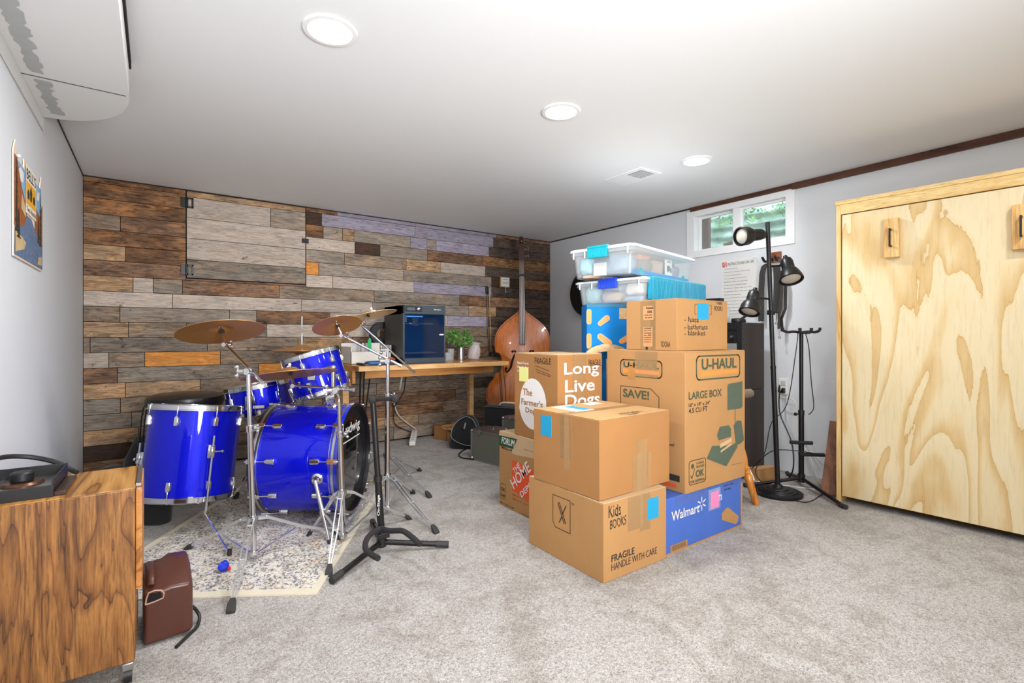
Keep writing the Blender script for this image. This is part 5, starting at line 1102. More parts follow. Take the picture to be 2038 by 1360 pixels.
# hi-hat
bH = K((601-CX)/FP*3.18, 3.18, 0); t = thing('hihat_stand', 'chrome hi-hat stand behind the rack tom with its rod sticking up', 'hi-hat stand', tuple(bH))
tripod(t, bH, [bH+RT*.05-FW*.24, bH+RT*.2+FW*.16, bH-RT*.24+FW*.1], .22, .84, zj=.6); zt_ = at(601, 630, 3.18).z; MB().cyl(bH+UP*.8, bH+UP*zt_, .0035).build('pull_rod', CHROME, t)
zc_ = at(601, 672, 3.18).z; MB().cyl(bH+UP*(zc_-.028), bH+UP*(zc_+.012), .008).cyl(bH+UP*zc_-RT*.03, bH+UP*zc_+RT*.01, .003).build('clutch', CHROME, t)
zz = at(601, 697, 3.18).z
cymbal('upper hi-hat cymbal behind the rack tom', bH+UP*(zz+.012), (0, 0, 1), .175, BRZ, .28, 'hihat_cymbal'); cymbal('lower hi-hat cymbal, mirrored under the upper one', bH+UP*(zz-.012), (0, 0, -1), .175, BRZ, .28, 'hihat_cymbal')
# ---------------- guitar stand
g0 = K(-.575, 2.16, 0); top = at(742, 797, 2.19); t = thing('guitar_stand', 'black tubular guitar stand with foam cradle arms in front of the drum kit', 'guitar stand', tuple(g0))
b1 = K(-.573, 2.185, .075); j = b1.lerp(top, .42)
MB().cyl(b1, j, .0155).build('lower_tube', BLK, t); MB().cyl(j, top, .0125).build('upper_tube', BLK, t); MB().cyl(j-UP*.012, j+UP*.012, .0185).build('collar', BLKP, t)
Fg = Fr(b1.lerp(top, .23)-FW*.0158, (0, 0, 1), -RT); q = MB().text('On-Stage', -.045, -.008, .045, .006, Fg, .02); q.build('lettering', WHT, t)
h0, h1 = at(742, 796, 2.165), at(787, 794, 2.12); MB().cyl(h0-RT*.012+FW*.02, h1, .0095).sphere(h0-FW*.012, .0165, 12, 8).sphere(h1-FW*.006, .0165, 12, 8).build('neck_yoke', FOAM, t)
for f in (fl(662, 1155, .016), fl(890, 1084, .016), K(-.70, 2.50, .016)):
    a = b1-UP*.03; d = (f-a).normalized(); MB().cyl(a, f, .012).build('leg', BLK, t); MB().cyl(f-d*.05, f+d*.006, .0145).build('rubber_foot', RUB, t)
MB().cyl(b1-UP*.05, b1+UP*.03, .021).box((b1.x-.022, b1.y-.022, b1.z-.01), (b1.x+.03, b1.y+.03, b1.z+.012)).build('hub', BLKP, t, .003)
MB().tube([at(759, 1052, 2.16), at(775, 1057, 2.12), at(800, 1057, 2.08), at(818, 1068, 2.04), at(836, 1084, 2.0)], .0115, 12).build('cradle_arm', FOAM, t)
MB().tube([at(759, 1052, 2.16), at(742, 1060, 2.12), at(729, 1076, 2.05), at(729, 1096, 1.98), at(753, 1112, 1.92)], .0115, 12).build('cradle_arm', FOAM, t)

# ================================================================ black gig bag leaning behind the floor tom
t = thing('gig_bag', 'black padded gig bag leaning against the grey wall left of the floor tom', 'bag', (-.1, 3.1, 0))
def bagloft(q, P, secs, W):
    rings = []
    for (c_, wd, th) in secs:
        c_ = Vector(c_); rings.append([c_+W*math.copysign(abs(math.cos(a))**.6, math.cos(a))*wd+FW*math.copysign(abs(math.sin(a))**.7, math.sin(a))*th for a in [2*math.pi*k/20 for k in range(20)]])
    return q.loop(rings)
Wd = RT
secs = [(at(308, 1056, 2.52), .05, .03), (at(308, 1048, 2.53), .072, .045), (at(300, 1015, 2.56), .10, .055), (at(293, 960, 2.62), .115, .06), (at(284, 915, 2.70), .09, .05), (at(282, 890, 2.76), .05, .035), (at(284, 868, 2.80), .035, .025)]
secs[0][0].z = .006
bagloft(MB(), None, secs, Wd).build('bag_body', FAB, t, sharp=60)
q = MB()
for dx in (0, 7): q.tube([at(278+dx, 880, 2.74), at(281+dx, 840, 2.72), at(286+dx, 812, 2.70), at(292+dx, 806, 2.69)], .004, 6)
q.build('carry_cord', FAB, t)
t = thing('soft_bag', 'dark soft bag slumped in the corner behind the gig bag', 'bag', (-.2, 3.7, 0))
bagloft(MB(), None, [(at(250, 985, 3.0)*Vector((1, 1, 0)) if False else Vector((-.19, 3.40, .004)), .11, .06), (Vector((-.19, 3.40, .06)), .14, .08), (Vector((-.19, 3.43, .16)), .11, .06), (Vector((-.18, 3.46, .24)), .05, .04)], Wd).build('bag_body', FAB, t, sharp=60)

# ================================================================ veneer cabinet, switch box, brown canister
x0, x1, y0, y1, z0, z1 = -.385, -.046, 1.706, 1.995, .060, .533
t = thing('wooden_cabinet', 'walnut-veneer cabinet on casters in the near left corner', 'cabinet', ((x0+x1)/2, (y0+y1)/2, 0))
MB().box((x0, y0, z0), (x1, y1, z1)).build('cabinet_body', VENX, t, .004)
MB().box((x1+.001, y0+.014, z0+.19), (x1+.015, y1-.004, z1-.008)).build('side_panel', grainwood('pale_veneer_edge', '#8a5320', '#b87838', '#c98b4a', 'Y', 2, .4, 4), t, .001)
MB().box((x1+.0005, y0+.05, z1-.006), (x1+.012, y1-.0, z1+.002)).build('metal_strip', STEEL, t)
MB().box((x0+.002, y0+.002, z1-.001), (x1-.001, y1-.001, z1+.0015)).build('top_panel', grainwood('lighter_veneer_top', '#6d4116', '#a5712f', '#bf8b4c', 'Y', 1.3, .35, 6, coat=.2), t, .001)
for x, y in ((x1-.016, y0+.012), (x0+.035, y0+.03), (x1-.035, y1-.03), (x0+.035, y1-.03)):
    cs = MB().box((x-.013, y-.012, .038), (x+.013, y+.012, z0)).build('caster', STEEL, t, .003); MB().cyl((x-.009, y+.006, .0225), (x+.009, y+.006, .0225), .0225, seg=20).build('wheel', BLKP, cs)
t = thing('switch_box', 'open black control box with a round black knob on top of the cabinet', 'control box', (-.3, 1.83, z1+.0016)); b_ = Vector((-.375, 1.742, z1+.0016)); F = Fr(b_, (1, -.03, 0), (.03, 1, 0)); W_, D_, H_ = .160, .195, .046
MB().box((0, 0, 0), (W_, D_, .018), F).build('metal_deck', STEEL, t)
q = MB().box((-.002, -.004, 0), (W_, .004, .030), F).box((0, D_-.004, 0), (W_, D_+.002, H_), F).box((W_-.004, 0, 0), (W_, D_, H_*.96), F).box((-.002, 0, 0), (.003, D_, .03), F); q.build('case', BLKP, t, .0008)
MB().box((W_, .0, 0), (W_+.024, D_-.02, .012), F).build('lip', pm('dark_brown_lip', '#3a2a24', .3), t, .002)
cc = F(W_*.5, D_*.56, .018); MB().lathe(cc, (0, 0, 1), [(0, 0), (.045, 0), (.045, .002), (.04, .008), (0, .009)], 30, cap=False).build('dial_plate', pm('coppery_dial', '#5a3c2c', .3, .6, .5, 60), t)
MB().lathe(cc+UP*.008, (0, 0, 1), [(0, 0), (.021, 0), (.024, .004), (.024, .022), (.02, .026), (0, .026)], 30, cap=False).build('knob', BLKP, t)
q = MB().box((.012, .02, .018), (.02, D_-.02, .024), F).box((.03, .02, .018), (.034, D_-.02, .022), F); q.build('rail', ALU, t); MB().box((.075, .02, .018), (.1, .034, .024), F).build('red_switch', pm('switch_red', '#d32030', .4), t, .003)
cable('black cable coiled over the control box on the cabinet', [Vector((-.374, 1.73, .545)), Vector((-.376, 1.80, .580)), Vector((-.372, 1.87, .605)), Vector((-.35, 1.95, .612)), Vector((-.30, 1.985, .60)), Vector((-.24, 1.975, .578)), Vector((-.205, 1.965, .552)), Vector((-.19, 1.95, .545))], .0068, CBK)
# brown plastic canister
t = thing('plastic_canister', 'brown moulded plastic canister with a recessed handle hole beside the cabinet', 'canister', (.03, 1.93, 0))
F = Fr((-.030, 1.878, .003), (1, .04, 0), (0, 0, 1)); BRP = pm('brown_plastic', '#4f2b20', .35, 0, .2, 30, bump=.1)
q = MB(); sec = []
pl2 = [(0, 0), (.118, .004), (.127, .014), (.127, .150), (.119, .166), (.07, .170), (.05, .166), (.0, .163)]
rings = []
for dd, k, up in ((0, .94, 0), (-.012, 1, 0), (-.10, 1, .035), (-.17, 1, .04), (-.19, .95, .035)):
    rings.append([F(.06+(x-.06)*k, .08+(y-.08)*k+(up if y > .1 else 0)*(1 if x > .05 else .8), dd) for x, y in pl2])
q.loop(rings).build('canister_body', BRP, t, .006, 3, sharp=50)
MB().add([F(.006, .132, .0012), F(.046, .138, .0012), F(.042, .158, .0012), F(.014, .160, .0012)], [(0, 1, 2, 3)]).build('handle_hole', pm('hole_dark', '#080606', .9), t)
MB().tube([F(.004, .13, .002), F(.048, .137, .002), F(.044, .162, .002), F(.012, .164, .002), F(.004, .13, .002)], .0022, 8, 2).build('hole_rim', pm('pale_worn_edge', '#b08a7a', .4), t)
MB().tube([F(.018, .175, -.02), F(.02, .195, -.045), F(.02, .205, -.12), F(.018, .18, -.16)], .010, 10).build('grip', BRP, t)
cable('black cable loop on the carpet at the right of the brown canister', [Vector((.085, 1.90, .09)), fl(388, 1212, .05), fl(397, 1228, .02), fl(392, 1248, .006), fl(378, 1262, .006), Vector((.05, 1.82, .006))], .0052, CBK)

# ================================================================ desk and what stands on it
dz = .74; x0, x1, y0, y1 = 1.134, 2.392, 3.40, 4.03
t = thing('desk', 'long honey-coloured wooden desk against the plank wall', 'desk', ((x0+x1)/2, (y0+y1)/2, 0))
MB().box((x0, y0+.001, dz-.034), (x1, y1, dz)).build('tabletop', DESK, t, .002); MB().box((x0-.001, y0-.012, dz-.035), (x1+.0005, y0+.001, dz-.0005)).build('front_edge', DESKE, t, .0015)
MB().box((x0+.06, y0+.10, dz-.095), (x1-.08, y0+.12, dz-.034)).build('apron', DESK, t); MB().box((x0-.010, y0+.10, dz-.125), (x0+.012, y1-.02, dz-.034)).build('apron', DESK, t)
for x, y in ((2.345, 3.93), (x0+.0, 3.70), (x0+.02, 3.98)): MB().box((x-.022, y-.022, 0), (x+.022, y+.022, dz-.034)).build('leg', DESKE, t, .002)
hy = y0+.05; q = MB().tube([(1.165, hy, dz-.036), (1.158, hy+.01, .02), (1.163, hy+.012, .006), (1.17, hy+.01, .02), (1.192, hy, dz-.036)], .006, 8, 2).tube([(1.165, hy+.0, dz-.036), (1.165, hy+.05, .008), (1.262, hy+.06, dz-.036)], .006, 8, 0); q.build('metal_leg', BLK, t)
# 3D printer
px0, px1, py0, py1, zt_ = 1.498, 1.853, 3.485, 3.862, 1.182
t = thing('desktop_printer', 'grey-black enclosed desktop 3D printer with a blue-lit glass door on the desk', '3D printer', ((px0+px1)/2, (py0+py1)/2, dz)); PG = pm('printer_grey', '#39424a', .45); PG2 = pm('printer_side', '#2e3030', .5); z0 = dz+.0005
q = MB().box((px0, py0+.03, z0+.012), (px0+.022, py1, zt_)).box((px1-.012, py0+.03, z0+.012), (px1, py1, zt_)).box((px0, py0+.03, z0+.012), (px1, py1, z0+.05)).box((px0, py1-.012, z0), (px1, py1, zt_)).box((px0, py0+.03, zt_-.07), (px1, py1, zt_)); q.build('housing', PG2, t, .003)
q = MB().box((px0, py0, z0), (px0+.016, py0+.035, zt_)).box((px1-.012, py0, z0), (px1, py0+.035, zt_)).box((px0, py0, z0), (px1, py0+.035, z0+.042)).box((px0, py0, zt_-.068), (px1, py0+.035, zt_)); q.build('front_frame', PG, t, .006)
MB().box((px0+.016, py0+.004, z0+.042), (px1-.012, py0+.008, zt_-.068)).build('door', SMOKE, t); MB().box((px1-.055, py0-.004, z0+.215), (px1-.018, py0+.004, z0+.225)).build('door_handle', WHT, t, .002)
sc1 = MB().box((px0+.018, py0-.006, zt_-.046), (px0+.150, py0+.004, zt_-.010)).build('control_screen', BLKP, t, .004); MB().box((px0+.028, py0-.0075, zt_-.040), (px0+.092, py0-.005, zt_-.017)).build('display', pm('display_grey', '#5a6064', .2), sc1); MB().lathe((px0+.125, py0-.006, zt_-.028), (0, -1, 0), [(0, 0), (.013, 0), (.013, .003), (.009, .005), (0, .005)], 16).build('dial', STEEL, sc1)
MB().text('Bambu', px1-.10, zt_-.032, px1-.045, zt_-.022, Fr((0, py0-.0006, 0), (1, 0, 0), (0, 0, 1)), .02, .0).build('lettering', WHT, t)
MB().box((px0+.03, py1-.02, z0+.06), (px1-.02, py1-.013, zt_-.08)).build('inner_back', pm('inner_blue', '#163f7c', .3), t)
MB().box((px0+.03, py0+.05, z0+.075), (px1-.05, py0+.25, z0+.085)).build('print_bed', ALU, t); MB().box((px0+.04, py0+.16, zt_-.14), (px1-.03, py0+.17, zt_-.13)).box((px0+.13, py0+.13, zt_-.15), (px0+.18, py0+.17, zt_-.09)).build('gantry', STEEL, t); MB().box((px0+.026, py0+.06, zt_-.125), (px0+.055, py0+.065, zt_-.075)).build('side_sticker', pm('sticker_blue', '#8fb8e6', .4), t)
MB().box((px0+.10, py0+.2, zt_-.078), (px1-.10, py0+.205, zt_-.074)).build('chamber_light', pm('cool_led', '#bcd6ff', .3, emit='#4f8cff', es=6), t)
MB().rect(-.13, .17, -.12, .24, Fr((px0-.0005, py0+.03, z0), (0, -1, 0), (0, 0, 1)), 0).build('side_grip', BLKP, t)
t = thing('filament_spool', 'dark blue filament spool behind the printer', 'spool', (px0-.02, py1+.05, dz)); c = Vector((px0+.01, py1+.05, .965)); MB().ring(c, (0, 1, 0), .05, .10, .003).ring(c+Vector((0, .055, 0)), (0, 1, 0), .05, .10, .003).lathe(c, (0, 1, 0), [(.05, 0), (.05, .058)], 30, cap=False).build('reel', BLKP, t); MB().ring(c+Vector((0, .003, 0)), (0, 1, 0), .05, .09, .052).build('filament', pm('blue_filament', '#2a4a8a', .35), t)
MB().box((c.x-.006, c.y+.01, dz+.0005), (c.x+.006, c.y+.04, c.z)).build('holder', BLKP, t)
# white tray box with tools
t = thing('tray_box', 'low white open tray box on the left end of the desk', 'box', (1.25, 3.75, dz)); xa, xb, ya, yb, h_ = 1.165, 1.475, 3.66, 3.90, .10
q = MB().box((xa, ya, dz), (xb, yb, dz+.004)).box((xa, ya, dz), (xb, ya+.004, dz+.092)).box((xa, yb-.004, dz), (xb, yb, dz+.155)).box((xa, ya, dz), (xa+.004, yb, dz+.13)).box((xb-.004, ya, dz), (xb, yb, dz+.14)); q.build('tray', pm('offwhite_card', '#d9d4cc', .6), t)
t = thing('scissors', 'black-handled scissors standing in the white tray', 'scissors', (1.28, 3.78, dz+.005)); F = Fr((1.275, 3.78, dz+.14), (1, 0, 0), (0, 0, 1)); MB().ring(F(-.015, .02, 0), F.n, .012, .019, .006, 18).ring(F(.02, .005, 0), F.n, .012, .019, .006, 18).build('handles', BLKP, t); MB().box((-.006, -.134, 0), (.008, .0, .003), F).build('blades', STEEL, t)
t = thing('green_comb', 'green plastic tool sticking up out of the white tray', 'tool', (1.345, 3.78, dz+.005)); MB().prism([(-.012, -.134), (.012, -.134), (.016, .0), (.012, .05), (-.002, .056), (-.012, .03)], Fr((1.345, 3.78, dz+.14), (1, 0, 0), (0, 0, 1)), 0, .006).build('tool_body', pm('tool_green', '#2fa866', .4), t)
t = thing('blue_pouch', 'flat blue pouch lying on the desk in front of the tray', 'pouch', (1.33, 3.5, dz)); blob('pouch', '', '', (1.34, 3.52, dz+.0005), (.25, .10, .03), pm('pouch_blue', '#2d6aa8', .5, 0, .2), 21, .12, .1)
o = COL.objects.get('pouch') or [x for x in COL.objects if x.name.startswith('pouch')][0]; bpy.data.objects.remove(t); o.name = 'blue_pouch'; tag(o, 'flat blue pouch lying on the desk in front of the white tray', 'pouch')
tag(MB().box((1.185, 3.47, dz+.0005), (1.21, 3.60, dz+.016)).build('marker_pen', BLKP, bevel=.004), 'black marker at the left end of the desk', 'pen')
tag(MB().tube([(1.40, 3.62, dz+.034), (1.44, 3.60, dz+.045), (1.485, 3.62, dz+.03)], .008).build('orange_tool', pm('tool_orange', '#c8663a', .4)), 'small orange-brown tool beside the blue pouch on the desk', 'tool')
# pitcher with herbs, glasses, bag
pc_ = Vector((2.155, 3.775, dz)); t = thing('steel_pitcher', 'steel pitcher on the desk holding a leafy green herb plant', 'pitcher', tuple(pc_)); MB().lathe(pc_+UP*.0005, (0, 0, 1), [(0, 0), (.038, 0), (.040, .01), (.034, .08), (.035, .115), (.040, .12), (.036, .118), (.031, .08), (.036, .012), (0, .01)], 30, cap=False).build('pitcher_body', STEEL, t); MB().tube([pc_+RT*.036+UP*.10, pc_+RT*.065+UP*.09, pc_+RT*.062+UP*.04, pc_+RT*.038+UP*.025], .004, 8).build('handle', STEEL, t)
t = thing('potted_herb', 'bushy green herb growing out of the steel pitcher', 'plant', tuple(pc_+UP*.10)); rnd = random.Random(11); q = MB(); st = MB()
for i in range(34):
    a = rnd.uniform(0, 6.28); r_ = rnd.uniform(.02, .14); tip = pc_+UP*(.13+rnd.uniform(.0, .12))+RT*math.cos(a)*r_*1.05-RT*.02+FW*math.sin(a)*r_*.6; st.tube([pc_+UP*.09, pc_+UP*.15+(tip-pc_)*Vector((.3, .3, 0)), tip], .0012, 5, 3)
    for k in range(17):
        c = tip+Vector((rnd.gauss(0, .015), rnd.gauss(0, .015), rnd.gauss(-.006, .013))); d = Vector((rnd.uniform(-1, 1), rnd.uniform(-1, 1), rnd.uniform(-.4, .8))).normalized(); s = d.cross(Vector((rnd.uniform(-1, 1), rnd.uniform(-1, 1), rnd.uniform(-1, 1)))).normalized(); L_ = rnd.uniform(.010, .019)
        q.add([c-d*L_, c-d*L_*.2+s*L_*.5, c+d*L_, c-d*L_*.2-s*L_*.5], [(0, 1, 2, 3)])
lv = q.build('leaves', pm('herb_green', '#5c9440', .5, 0, .5, 60), t); st.build('stems', pm('herb_stem', '#6f8a3c', .6), t)
c = Vector((2.235, 3.70, dz)); m = MB().lathe(c+UP*.001, (.14, -.05, 1), [(0, 0), (.035, 0), (.05, .012), (.056, .05), (.052, .10), (.036, .135), (.044, .155), (.042, .155), (.034, .135), (.05, .1), (.054, .05), (.047, .014), (0, .004)], 18, cap=False); tag(m.build('plastic_bag', pm('crinkled_clear_bag', '#dcd0d0', .15, 0, .2, 40, bump=.6, alpha=.42)), 'crinkled clear plastic bag of the desk, right of the steel pitcher', 'bag')
def glass(x, y, h, r, mat, lb, nm='drinking_glass'):
    tag(MB().lathe((x, y, dz+.0005), (0, 0, 1), [(0, 0), (r*.85, 0), (r, h), (r*.94, h), (r*.8, .006), (0, .006)], 20, cap=False).build(nm, mat), lb, 'glass')
glass(2.055, 3.77, .10, .030, CLEAR, 'clear drinking glass just left of the steel pitcher'); glass(1.985, 3.70, .07, .027, CLEAR, 'low clear drinking glass close to the printer')
tag(MB().lathe((2.01, 3.88, dz+.0005), (0, 0, 1), [(0, 0), (.03, 0), (.03, .12), (.012, .16), (.012, .20), (0, .20)], 20).build('glass_bottle', pm('green_bottle_glass', '#1f6b3c', .1, 0, .1, alpha=.75)), 'green glass bottle between the printer and the herb', 'bottle')
q = MB()
for k, (dx, dz_) in enumerate(((-.10, .135), (.05, .245))):
    p = pc_+RT*dx+UP*dz_
    for a in range(5): d = RT*math.cos(a*1.26)+UP*math.sin(a*1.26); q.add([p, p+d*.018+FW*.004, p+d*.028, p+d*.018-FW*.004+RT*.006], [(0, 1, 2, 3)])
    q.tube([p, pc_+UP*.09], .0012, 5, 0)
q.build('blue_flower', pm('flower_blue', '#2a2a86', .6), t)
# cords and power strip
s0 = onY(800, 748, 3.66); cable('white cord hanging down from under the desk', [s0, s0+Vector((.02, .1, -.12)), Vector((s0.x+.14, 4.18, .45)), Vector((s0.x+.20, 4.22, .25)), Vector((1.93, 4.20, .10))], .006, CWH)
cable('black cord hanging from under the desk beside the white one', [s0+Vector((.03, 0, 0)), s0+Vector((.10, .2, -.15)), s0+Vector((.14, .45, -.28)), Vector((1.72, 4.20, .30)), Vector((1.74, 4.22, .16)), Vector((1.90, 4.20, .07))], .0045, CBK)
t = thing('power_strip', 'white power strip propped on the carpet at the foot of the plank wall', 'power strip', (1.86, 4.05, 0)); F = Fr(Vector((1.925, 4.215, .075)), (-.14, -.25, -.055), (.87, -.49, 0)); L_ = .28
MB().box((0, -.026, -.018), (L_, .026, .018), F).build('strip_body', WHT, t, .004)
q = MB()
for k in range(5): q.rect(.04+.045*k, -.010, .06+.045*k, .010, F, .0185)
q.build('sockets', pm('socket_shade', '#bdbbb6', .5), t)
# ================================================================ double bass
o0 = K((1042-CX)/FP*4.78, 4.78, .0); v = (UP+FW*.11+RT*(-.011)).normalized(); u = RT-v*RT.dot(v); u = (u+FW*.0).normalized(); F = Fr(o0, u, v)     # n toward the viewer
t = thing('double_bass', 'orange-varnished double bass leaning upright in the far corner', 'double bass', tuple(o0))
hw = [(.12, .0), (.125, .09), (.15, .19), (.20, .27), (.27, .325), (.35, .352), (.42, .352), (.49, .325), (.54, .285), (.575, .275), (.59, .262), (.60, .225), (.64, .205), (.69, .200), (.74, .205), (.785, .225), (.80, .262), (.815, .266), (.86, .268), (.92, .268), (.98, .252), (1.04, .215), (1.09, .165), (1.14, .10), (1.175, .05), (1.20, .03)]
out = [(x, y) for y, x in hw]+[(-x, y) for y, x in hw[::-1]]; out = [p for i, p in enumerate(out) if i == 0 or (Vector(p)-Vector(out[i-1])).length > 1e-4]
def bo(k, dep, yk=None): return [F(x*k, .66+(y-.66)*(yk if yk else k), dep) for x, y in out]
MB().loop([bo(.97, -.10), bo(.97, .075)], cap=False).build('ribs', BASSR, t, sharp=60)
q = MB().loop([bo(.985, .070), bo(1.0, .074), bo(1.0, .080), bo(.975, .082), bo(.9, .088), bo(.7, .105), bo(.45, .116), bo(.2, .12), bo(.02, .121)], cap=False); q.build('front_plate', BASSW, t, sharp=50)
MB().loop([bo(1.0, -.10), bo(1.0, -.107), bo(.9, -.115), bo(.5, -.13), bo(.02, -.132)], cap=True).build('back_plate', BASSW, t, sharp=50)
q = MB().loop([bo(.972, .0826), bo(.966, .0832), bo(.960, .0834)], cap=False); q.build('purfling', pm('dark_purfling', '#4a1f0c', .4), t)
for s in (-1, 1):
    q = MB(); pts = [(s*.098, .795), (s*.075, .80), (s*.068, .78), (s*.083, .75), (s*.102, .70), (s*.118, .64), (s*.15, .60), (s*.165, .615), (s*.16, .635)]
    q.tube([F(x, y, .118-(abs(x)/.27)**2*.022) for x, y in pts], lambda f: .0055+.005*math.sin(math.pi*f), 8, 5)
    for (x, y) in (pts[0], pts[-1]): q.sphere(F(x, y, .116-(abs(x)/.27)**2*.022), .012, 10, 6)
    q.build('f_hole', pm('fhole_black', '#0c0604', .9), t)
MB().prism([(-.032, .86), (.032, .86), (.022, 1.66), (-.022, 1.66)], F, .135, .155).build('fingerboard', FBW, t, .004)
MB().prism([(-.026, 1.12), (.026, 1.12), (.020, 1.68), (-.020, 1.68)], F, .07, .135).build('neck', pm('dark_neck_varnish', '#5a2412', .3, 0, .2, coat=.4), t, .012)
MB().prism([(-.06, .66), (-.05, .66), (-.035, .68), (.035, .68), (.05, .66), (.06, .66), (.045, .77), (-.045, .77)], F, .118, .13).build('bridge', PALEW, t, .002)
MB().prism([(-.022, .28), (.022, .28), (.04, .56), (-.04, .56)], F, .12, .135).build('tailpiece', BLKP, t, .004)
for k in range(4):
    x = -.024+.016*k; MB().cyl(F(x*.8, .56, .137), F(x*1.1, .77, .160), .0014, seg=6).cyl(F(x*1.1, .77, .160), F(x*.75, 1.67, .160), .0014, seg=6).build('string', STEEL, t)
MB().box((-.036, 1.518, .12), (.036, 1.54, .168), F).build('string_clamp', BLKP, t, .003)
q = MB().loop([[F(x*w_, y, zz) for x, zz in ((-1, .06), (1, .06), (1, .15), (-1, .15))] for y, w_ in ((1.66, .024), (1.70, .032), (1.78, .030), (1.84, .022))]); q.build('pegbox', pm('dark_scroll_varnish', '#38160c', .3, 0, .2, coat=.4), t, .006)
q = MB()
for i in range(26):
    a = i*.42; r_ = .045*(1-i/30); q.sphere(F(0, 1.865+r_*math.sin(a), .11+r_*math.cos(a)), .014+.010*(1-i/26), 10, 6, (1, 1, 1))
q.cyl(F(-.034, 1.865, .11), F(.034, 1.865, .11), .016).box((-.022, 1.83, .07), (-.008, 1.90, .14), F).box((.008, 1.83, .07), (.022, 1.90, .14), F); q.build('scroll', pm('dark_scroll_varnish', '#38160c', .3), t)
for k, (s, y) in enumerate(((-1, 1.70), (1, 1.73), (-1, 1.77), (1, 1.80))):
    q = MB().cyl(F(0, y, .10), F(s*.062, y, .10), .0055, seg=8); q.loop([[F(s*.065+a*.006, y+b*.016*w_, .10+c_*.014*w_) for b, c_ in ((-1, -1), (1, -1), (1, 1), (-1, 1))] for a, w_ in ((-1, .6), (0, 1), (1, .7))]); q.build('tuning_peg', STEEL if k % 2 else BLKP, t)
MB().cyl(F(0, .13, -.01), F(0, .0, -.01), .008, .005).build('endpin', STEEL, t)
q = MB()
for k, x in enumerate((-.235, -.222, -.19)): q.tube([F(x, .70, .155), F(x+.02, .45, .16), F(x+.03, .22, .17)], .003, 6)
q.build('hanging_cords', CBK, t)
# bow on the wall
ba, bb_ = onY(970.5, 571, YB-.045), onY(974, 703, YB-.045); t = thing('bass_bow', 'wooden bass bow hanging vertically on the plank wall left of the double bass', 'bow', tuple(bb_))
MB().tube([ba+Vector((.0, -.002, 0)), ba.lerp(bb_, .5)+Vector((-.012, 0, 0)), bb_+Vector((-.002, 0, 0))], .0055, 8).build('stick', pm('dark_bow_stick', '#2e1c14', .35), t); MB().strip([ba+Vector((.014, -.008, -.01)), bb_+Vector((.014, -.008, .0))], (1, 0, 0), .010, .002).build('hair', pm('bow_hair', '#b9955c', .6), t)
MB().box((ba.x-.022, ba.y-.012, ba.z-.075), (ba.x+.006, ba.y+.010, ba.z+.005)).build('frog', BLKP, t, .006); MB().box((bb_.x-.004, bb_.y-.010, bb_.z-.03), (bb_.x+.020, bb_.y+.008, bb_.z+.015)).build('tip', BLKP, t, .004); MB().cyl((ba.x, YB-.025, ba.z-.0), (ba.x, ba.y-.01, ba.z-.0), .003, seg=8).sphere((ba.x, ba.y-.012, ba.z+.002), .006, 8, 6).build('wall_peg', STEEL, t)

# ================================================================ cases and bags by the far wall
def flight(label, a, b, th, h, nm='flight_case'):
    a, b = Vector(a), Vector(b); u = (b-a).normalized(); L_ = (b-a).length; F = Fr((a.x, a.y, .0), u, (0, 0, 1)); t = thing(nm, label, 'case', tuple(a)); e = .008
    MB().box((e, e, -th+e), (L_-e, h-e, -e*.3), F).build('case_panel', pm('olive_grey_panel', '#74766a', .5, .3), t)
    q = MB()
    for z in (0, -th): 
        for y in (0, h-.016): q.box((0, y, z-.010 if z == 0 else z-.003), (L_, y+.016, z+.003 if z == 0 else z+.010), F)
        for x in (0, L_-.016): q.box((x, 0, z-.010 if z == 0 else z-.003), (x+.016, h, z+.003 if z == 0 else z+.010), F)
    q.box((0, h-.004, -th), (L_, h, 0), F); q.build('aluminium_edging', ALU, t, .002)
    for x in (.012, L_-.012):
        for y in (.014, h-.014): MB().sphere(F(x, y, -.002), .014, 10, 6).build('corner_guard', ALU, t)
    q = MB().tube([F(L_*.34, h+.001, -th/2), F(L_*.36, h+.022, -th/2), F(L_*.5, h+.025, -th/2), F(L_*.64, h+.022, -th/2), F(L_*.66, h+.001, -th/2)], .006, 8, 3); q.build('handle', ALU, t)
    for x in (.18, .74): MB().box((L_*x, h-.035, -.002), (L_*x+.03, h+.002, .008), F).build('latch', ALU, t, .002)
    return t
flight('silver-edged grey flight case standing by the stack of boxes, its whole left end showing', (1.972, 3.30, 0), (2.048, 2.86, 0), .19, .238)
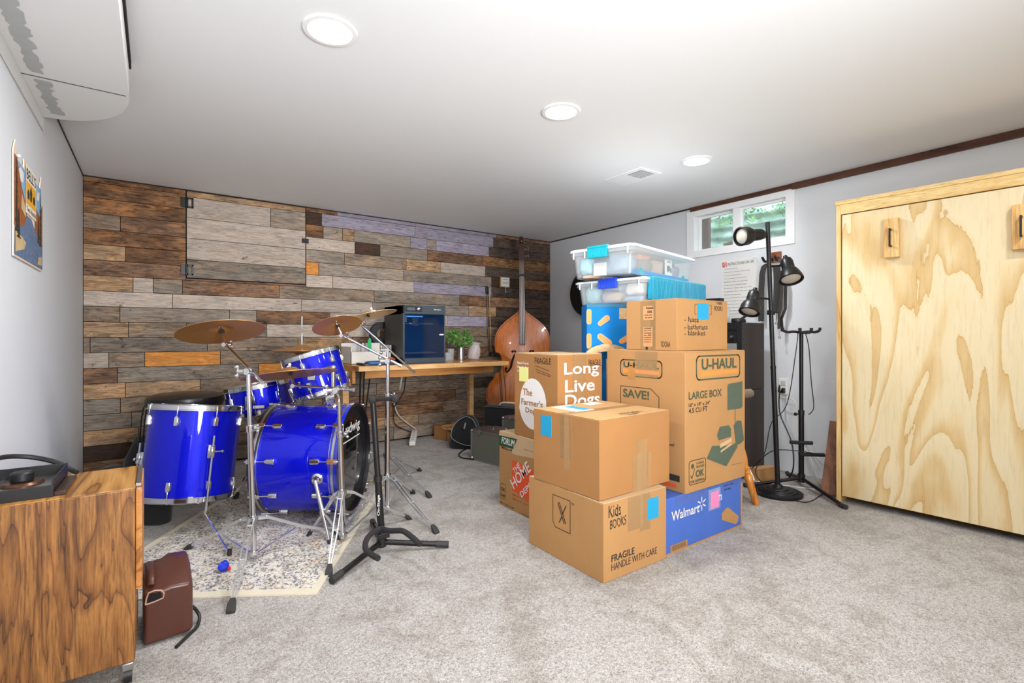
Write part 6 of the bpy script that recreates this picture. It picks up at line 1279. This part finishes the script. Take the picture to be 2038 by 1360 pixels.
flight('second silver flight case, behind the first and mostly hidden by the boxes', (2.285, 3.33, 0), (2.335, 2.93, 0), .17, .300)
def soft(name, label, cat, F, w_, h_, d_, mat, r=.03, name2='bag_body'):
    t = thing(name, label, cat, tuple(F(0, 0, 0))); q = MB().box((0, 0.001, -d_), (w_, h_, 0), F); q.build(name2, mat, t, r, 4); return t
F = Fr((2.30, 3.64, 0), (.24, -.42, 0), (0, 0, 1)); t = soft('soft_case', 'black soft instrument case in front of the double bass', 'case', F, .40, .352, .17, FAB)
MB().tube([F(.02, .343, .002), F(.38, .343, .002)], .004, 8).build('zip_piping', STEEL, t); MB().tube([F(.12, .35, -.08), F(.15, .372, -.08), F(.26, .372, -.08), F(.29, .35, -.08)], .008, 8).build('handle', pm('white_handle', '#c9c6c0', .4), t)
t = thing('black_bag', 'black quilted bag on the carpet at the left of the silver flight case', 'bag', (2.13, 3.72, 0)); c = Vector((2.155, 3.70, 0))
bagloft(MB(), None, [(c+UP*.003, .13, .10), (c+UP*.05, .140, .12), (c+UP*.13+RT*.005, .125, .105), (c+UP*.21+RT*.012, .10, .09), (c+UP*.26+RT*.02, .06, .06), (c+UP*.275+RT*.02, .02, .02)], RT).build('bag_body', FAB, t, sharp=60)
MB().tube([c-FW*.118+UP*.05+RT*.12, c-FW*.125+UP*.04+RT*.02, c-FW*.118+UP*.10-RT*.10, c-FW*.10+UP*.20-RT*.085, c-FW*.08+UP*.268+RT*.0, c-FW*.085+UP*.25+RT*.07, c-FW*.10+UP*.19+RT*.105], .0028, 6, 6).build('grey_piping', pm('grey_piping', '#8b8b90', .5), t)
MB().box((-.012, .12, 0), (.0, .17, .008), Fr(c-FW*.118+UP*.06-RT*.02, RT-UP*.25, UP+RT*.25)).build('zip_pull', STEEL, t)
cable('black cable curling on the carpet in front of the black bag', [Vector((2.10, 3.40, .01)), fl(932, 893, .006), fl(914, 903, .006), fl(918, 911, .006), fl(936, 914, .006), Vector((1.99, 3.24, .006))], .005, CBK)
